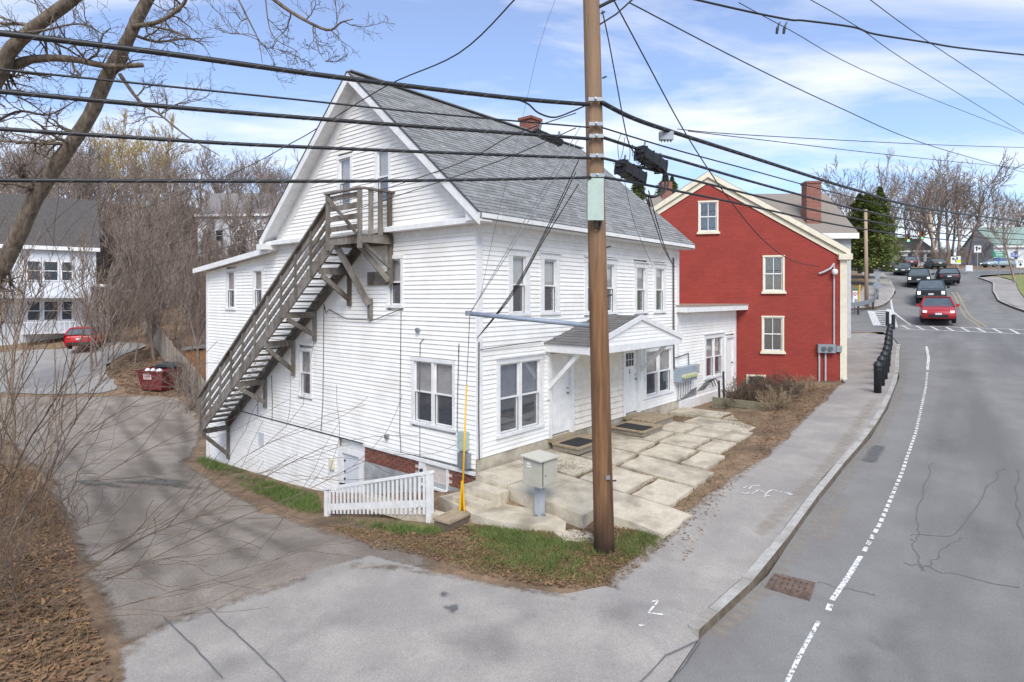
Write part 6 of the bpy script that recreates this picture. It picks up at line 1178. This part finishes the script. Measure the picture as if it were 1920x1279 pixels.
sap = tree_proto(61, 9, BARKF, kids=(12, 8, 5, 3), up=.24, r=.09, spread=(.25, .7)); sap.name = 'sapling'
for k in range(150):
    Y = g.uniform(36, 78); px = g.uniform(175, 565); x = (px - HX) / FPX * Y
    if 350 < px < 520 and g.random() < .8: continue
    if -44 < x < -26 and Y < 52: continue
    put(sap, x, Y, g.uniform(.6, 1.15), 'thin grey leafless sapling in the thick growth left of the gable', 'tree', 'saplings of the left hillside', 'sapling')
for k in range(3):
    Y = g.uniform(24, 40); px = g.uniform(-30, 190); x = (px - HX) / FPX * Y
    put(sap, x, Y, g.uniform(.7, 1.1), 'thin leafless sapling screening the far left house', 'tree', 'saplings in front of the far left house', 'sapling')
for px, Y, s in ((1548, 100, 1.0), (1590, 95, 1.15), (1640, 105, 1.3), (1668, 100, 1.25), (1700, 118, 1.2), (1722, 110, 1.15), (1745, 104, 1.25), (1762, 112, 1.3), (1785, 108, 1.2), (1805, 115, 1.25), (1830, 120, 1.1), (1860, 116, .95), (1880, 98, 1.0), (1905, 122, 1.0), (1925, 110, 1.1), (1610, 120, 1.2), (1560, 118, 1.1), (1500, 120, 1.0), (1630, 96, 1.1), (1655, 116, 1.3), (1685, 100, 1.1), (1710, 98, 1.2), (1733, 118, 1.35), (1752, 98, 1.15), (1772, 104, 1.3), (1795, 100, 1.15), (1815, 104, 1.2), (1845, 108, 1.05), (1575, 104, 1.2), (1890, 116, 1.1)):
    x = (px - HX) / FPX * Y; put(protos[(px // 7) % 5], x, Y, s * 1.12, 'tall bare tree on the skyline above the right end of the street', 'tree', 'bare trees above the street')
for px, Y in ((1716, 100), (1730, 101), (1745, 100), (1738, 108), (1765, 103)): pass
for k in range(26):
    Y = g.uniform(88, 112); px = g.uniform(1690, 1870); x = (px - HX) / FPX * Y
    put(brush, x, Y, g.uniform(.6, 1.0), 'brown leafless shrub on the far side of the junction', 'shrub', 'shrubs beyond the junction', 'brush')
xx = (1903 - HX) / FPX * 58; put(protos[3], xx, 58, .62, 'slim bare street tree on the right lawn by the blue sign', 'tree', None)
gw = tree_proto(41, 12, GOLD, kids=(12, 10, 8, 5), up=.05, spread=(.3, .9)); gw.name = 'willow_tree'
for i, (px, Y) in enumerate(((255, 92), (205, 98), (292, 101))): put(gw, (px - HX) / FPX * Y, Y, 1.55, ('middle', 'left', 'right')[i] + ' golden yellow willow crown above the left hillside wood', 'tree', None, 'willow_tree')
# conifers
def conifer(H, Rr, seed, n, droop=.25):
    g = np.random.default_rng(seed); root = bpy.data.objects.new('pine_tree', None); col.objects.link(root); MB().tube([(0, 0, -.5), (0, 0, H * .95)], [H * .025, .02], 7).build('trunk', BARK, root)
    t = g.uniform(.06, 1, n) ** .9; z = t * H; rad = Rr * (1 - t) ** .75 * (.55 + .45 * np.abs(np.sin(t * 23 + g.uniform(0, 1, n)))) * np.sqrt(g.uniform(.12, 1, n)); a = g.uniform(0, 6.283, n); rad = rad * (.72 + .4 * np.sin(a * 3 + t * 9) * np.sin(a * 5 - t * 17)); x, y = np.cos(a) * rad, np.sin(a) * rad; z = z - rad * droop + g.normal(0, .08, n)
    s = g.uniform(.10, .26, n) * H / 8; a2 = a + g.normal(0, .5, n); dx_, dy_ = np.cos(a2), np.sin(a2); dz = g.uniform(-.5, .25, n); wx, wy = -dy_, dx_
    P = lambda f, sd: np.stack([x + dx_ * s * f + wx * s * sd, y + dy_ * s * f + wy * s * sd, z + dz * s * f + g.normal(0, .02, n)], 1)
    V = np.stack([P(-.6, 0), P(.2, .32), P(1.1, 0), P(.2, -.32)], 1).reshape(-1, 3); raw('crown', V, np.arange(len(V)).reshape(-1, 4), PINE, root); return root
pn = conifer(9.5, 4.6, 5, 17000, .1)
for i, (px, Y, s, lab) in enumerate(((1634, 66, .86, 'tall dark green pine behind the red building at the street'), (1625, 58, .85, 'shorter dark pine just right of the grey roof'), (1650, 96, 1.2, 'dark green pine nearest the road beyond the pole'), (1612, 66, .85, 'dark pine half hidden by the grey roofed house'))): put(pn, (px - HX) / FPX * Y, Y, s, lab, 'tree', None, 'pine_tree').location.z += 1.0
for i, (px, py, Y, lab) in enumerate(((1247, 352, 60, 'left small spruce top above the red roof'), (1260, 356, 62, 'right small spruce top above the red roof'), (1196, 362, 58, 'green conifer crown peeking over the far end of the grey roof'))):
    o = put(pn, (px - HX) / FPX * Y, Y, (.62, .6, .7)[i], lab, 'tree', None, 'spruce_tree'); o.location.z = at(px, py - 22, Y).z - 9.5 * (.62, .6, .7)[i]
# ------------------------------------------------------------------ big bare tree and thicket at left
bt = thing('bare_tree', 'big bare tree with two leaning trunks at the upper left', 'tree', at(20, 520, 11.5)); bl = bt.location.copy(); segs = []; g = random.Random(15)
def limb(pix, Y0, Y1, w0, w1, kids=10, ln=1.3, lev=2, dn=0):
    P = catm([at(x, y, Y0 + (Y1 - Y0) * i / (len(pix) - 1)) for i, (x, y) in enumerate(pix)], 5); n_ = len(P)
    rr = [(w0 + (w1 - w0) * i / (n_ - 1)) / 2 * (1 + g.uniform(-.06, .06)) for i in range(n_)]; MB().tube([p - bl for p in P], rr, 10).build('trunk' if w0 > .2 else 'limb', BARK, bt, True)
    for _ in range(kids):
        i = g.randrange(2, n_); d = Vector((g.gauss(0, 1), g.gauss(0, .7), g.gauss(.15, .8))).normalized(); grow(segs, g, P[i] - bl, d, ln * g.uniform(.5, 1.2), rr[i] * .3 + .006, 1, 1 + lev, (0, 5, 4, 3), .04, .28, (.4, 1.0), 6, .003, .55)
limb([(-120, 640), (-30, 545), (20, 470), (67, 370), (111, 303), (168, 218), (202, 141), (235, 84), (262, 27), (310, -60)], 11.5, 11.0, .32, .19, 16)
limb([(-60, 240), (0, 134), (20, 94), (67, 50), (134, 0), (200, -60)], 10.5, 10.2, .26, .18, 8)
limb([(-40, 150), (0, 132), (60, 111), (134, 111), (202, 124), (268, 122)], 10.5, 10.8, .17, .08, 10, 1.1)
limb([(250, 50), (300, 40), (340, 12), (352, -10)], 11.0, 10.8, .09, .05, 5, .8); limb([(270, 46), (330, 60), (370, 78)], 11.0, 10.8, .05, .015, 5, .6)
limb([(225, 140), (262, 190), (300, 215), (350, 255), (412, 292)], 11.0, 10.4, .07, .012, 8, .9); limb([(490, -20), (545, 22), (612, 56), (640, 42), (662, 36)], 9.5, 9.3, .07, .012, 6, .8)
limb([(440, -15), (470, 45), (484, 75), (492, 118)], 9.4, 9.3, .03, .008, 5, .7); limb([(497, -10), (510, 65), (555, 95), (562, 110)], 9.4, 9.3, .022, .006, 4, .5); limb([(590, 48), (596, 90), (612, 118)], 9.4, 9.3, .016, .005, 3, .4)
limb([(-40, 250), (30, 210), (90, 215), (140, 190)], 11, 11, .06, .02, 8, .9); limb([(-40, 60), (60, 60), (150, 45), (200, 70)], 10, 10.4, .05, .015, 8, .8)
seg_mesh('crown', segs, BARK, 3, bt)
def thicket(label, base, n, L0, L1, dirf, m, seed, r0=.014, lev=2, name='shrub', rmin=.0036):
    g = random.Random(seed); o = thing(name, label, 'shrub', (base[0][0], base[0][1], h1(*base[0]))); ol = o.location.copy(); S_ = []
    for i in range(n):
        b = base[i % len(base)]; x, y = b[0] + g.uniform(-.5, .5), b[1] + g.uniform(-.5, .5); d = dirf(g); grow(S_, g, Vector((x, y, h1(x, y))) - ol, d, g.uniform(L0, L1), g.uniform(.6, 1.4) * r0, 0, lev, (10, 5, 3), .02, .10, (.25, .75), 11, rmin, .5)
    seg_mesh('stems', S_, m, 3, o); return o
def dirr(gx, gz, sp=.35): return lambda g: Vector((gx + g.gauss(0, sp), g.gauss(0, sp), gz + g.gauss(0, sp * .6))).normalized()
thicket('tangle of tall brown arching stems at the left edge', [(-8.2, 9.2), (-8.8, 8.4), (-9.6, 10.4)], 12, 3.2, 5.6, dirr(.6, .8), TWIG, 51, .015, 1, rmin=.0045)
thicket('tall slender saplings in front of the far left house', [(-10.2, 11.5), (-11, 12.5), (-9.4, 10.2), (-12.4, 13)], 8, 4.5, 6.8, dirr(.35, 1, .25), TWIG, 59, .018, 1, rmin=.005)
thicket('pale twiggy shrub behind the big leaning tree', [(-10.5, 12), (-11.5, 13), (-12, 11.5)], 10, 2.8, 5.0, dirr(.35, 1), TWIGG, 52, .014, 1, rmin=.0045)
thicket('long low shoots reaching across the driveway from the left', [(-7.0, 8.0), (-7.8, 9.0)], 8, 3.0, 5.2, dirr(1.0, .25, .2), TWIG, 53, .012, 1, rmin=.004)
thicket('brown brambles on the bank at the lower left', [(-6.9, 7.6), (-8, 10), (-10, 13), (-7.4, 8.6)], 60, .5, 1.3, dirr(.15, .8, .5), TWIG, 54, .005, 1)
thicket('thin bushy stems on the bank beyond the lot entrance', [(-17, 19), (-15, 17), (-19, 22), (-13.5, 15)], 40, 1.2, 2.8, dirr(.1, 1, .4), TWIG, 55, .008, 1)
thicket('leafless sapling clump on the mound behind the dumpster', [(-16.8, 31), (-16, 30)], 12, 2.2, 4.2, dirr(.1, 1, .3), BARKF, 56, .03)
pb = hl(12.6, 1.9); thicket('dead brown shrubs filling the raised planter', [(hl(11.9, 1.5)[:]), (hl(12.8, 1.9)[:]), (hl(13.6, 1.5)[:]), (hl(12.4, 2.6)[:]), (hl(13.8, 2.2)[:])], 150, .35, .8, dirr(0, .9, .6), TWIG, 57, .006, 2)
thicket('pile of dead brush at the end of the planter by the lawn', [(hl(11.4, 2.8)[:]), (hl(14.6, 2.6)[:])], 60, .3, .6, dirr(0, .7, .6), TWIGG, 58, .005, 2)

for o in col.objects:
    if 'used' in o: del o['used']
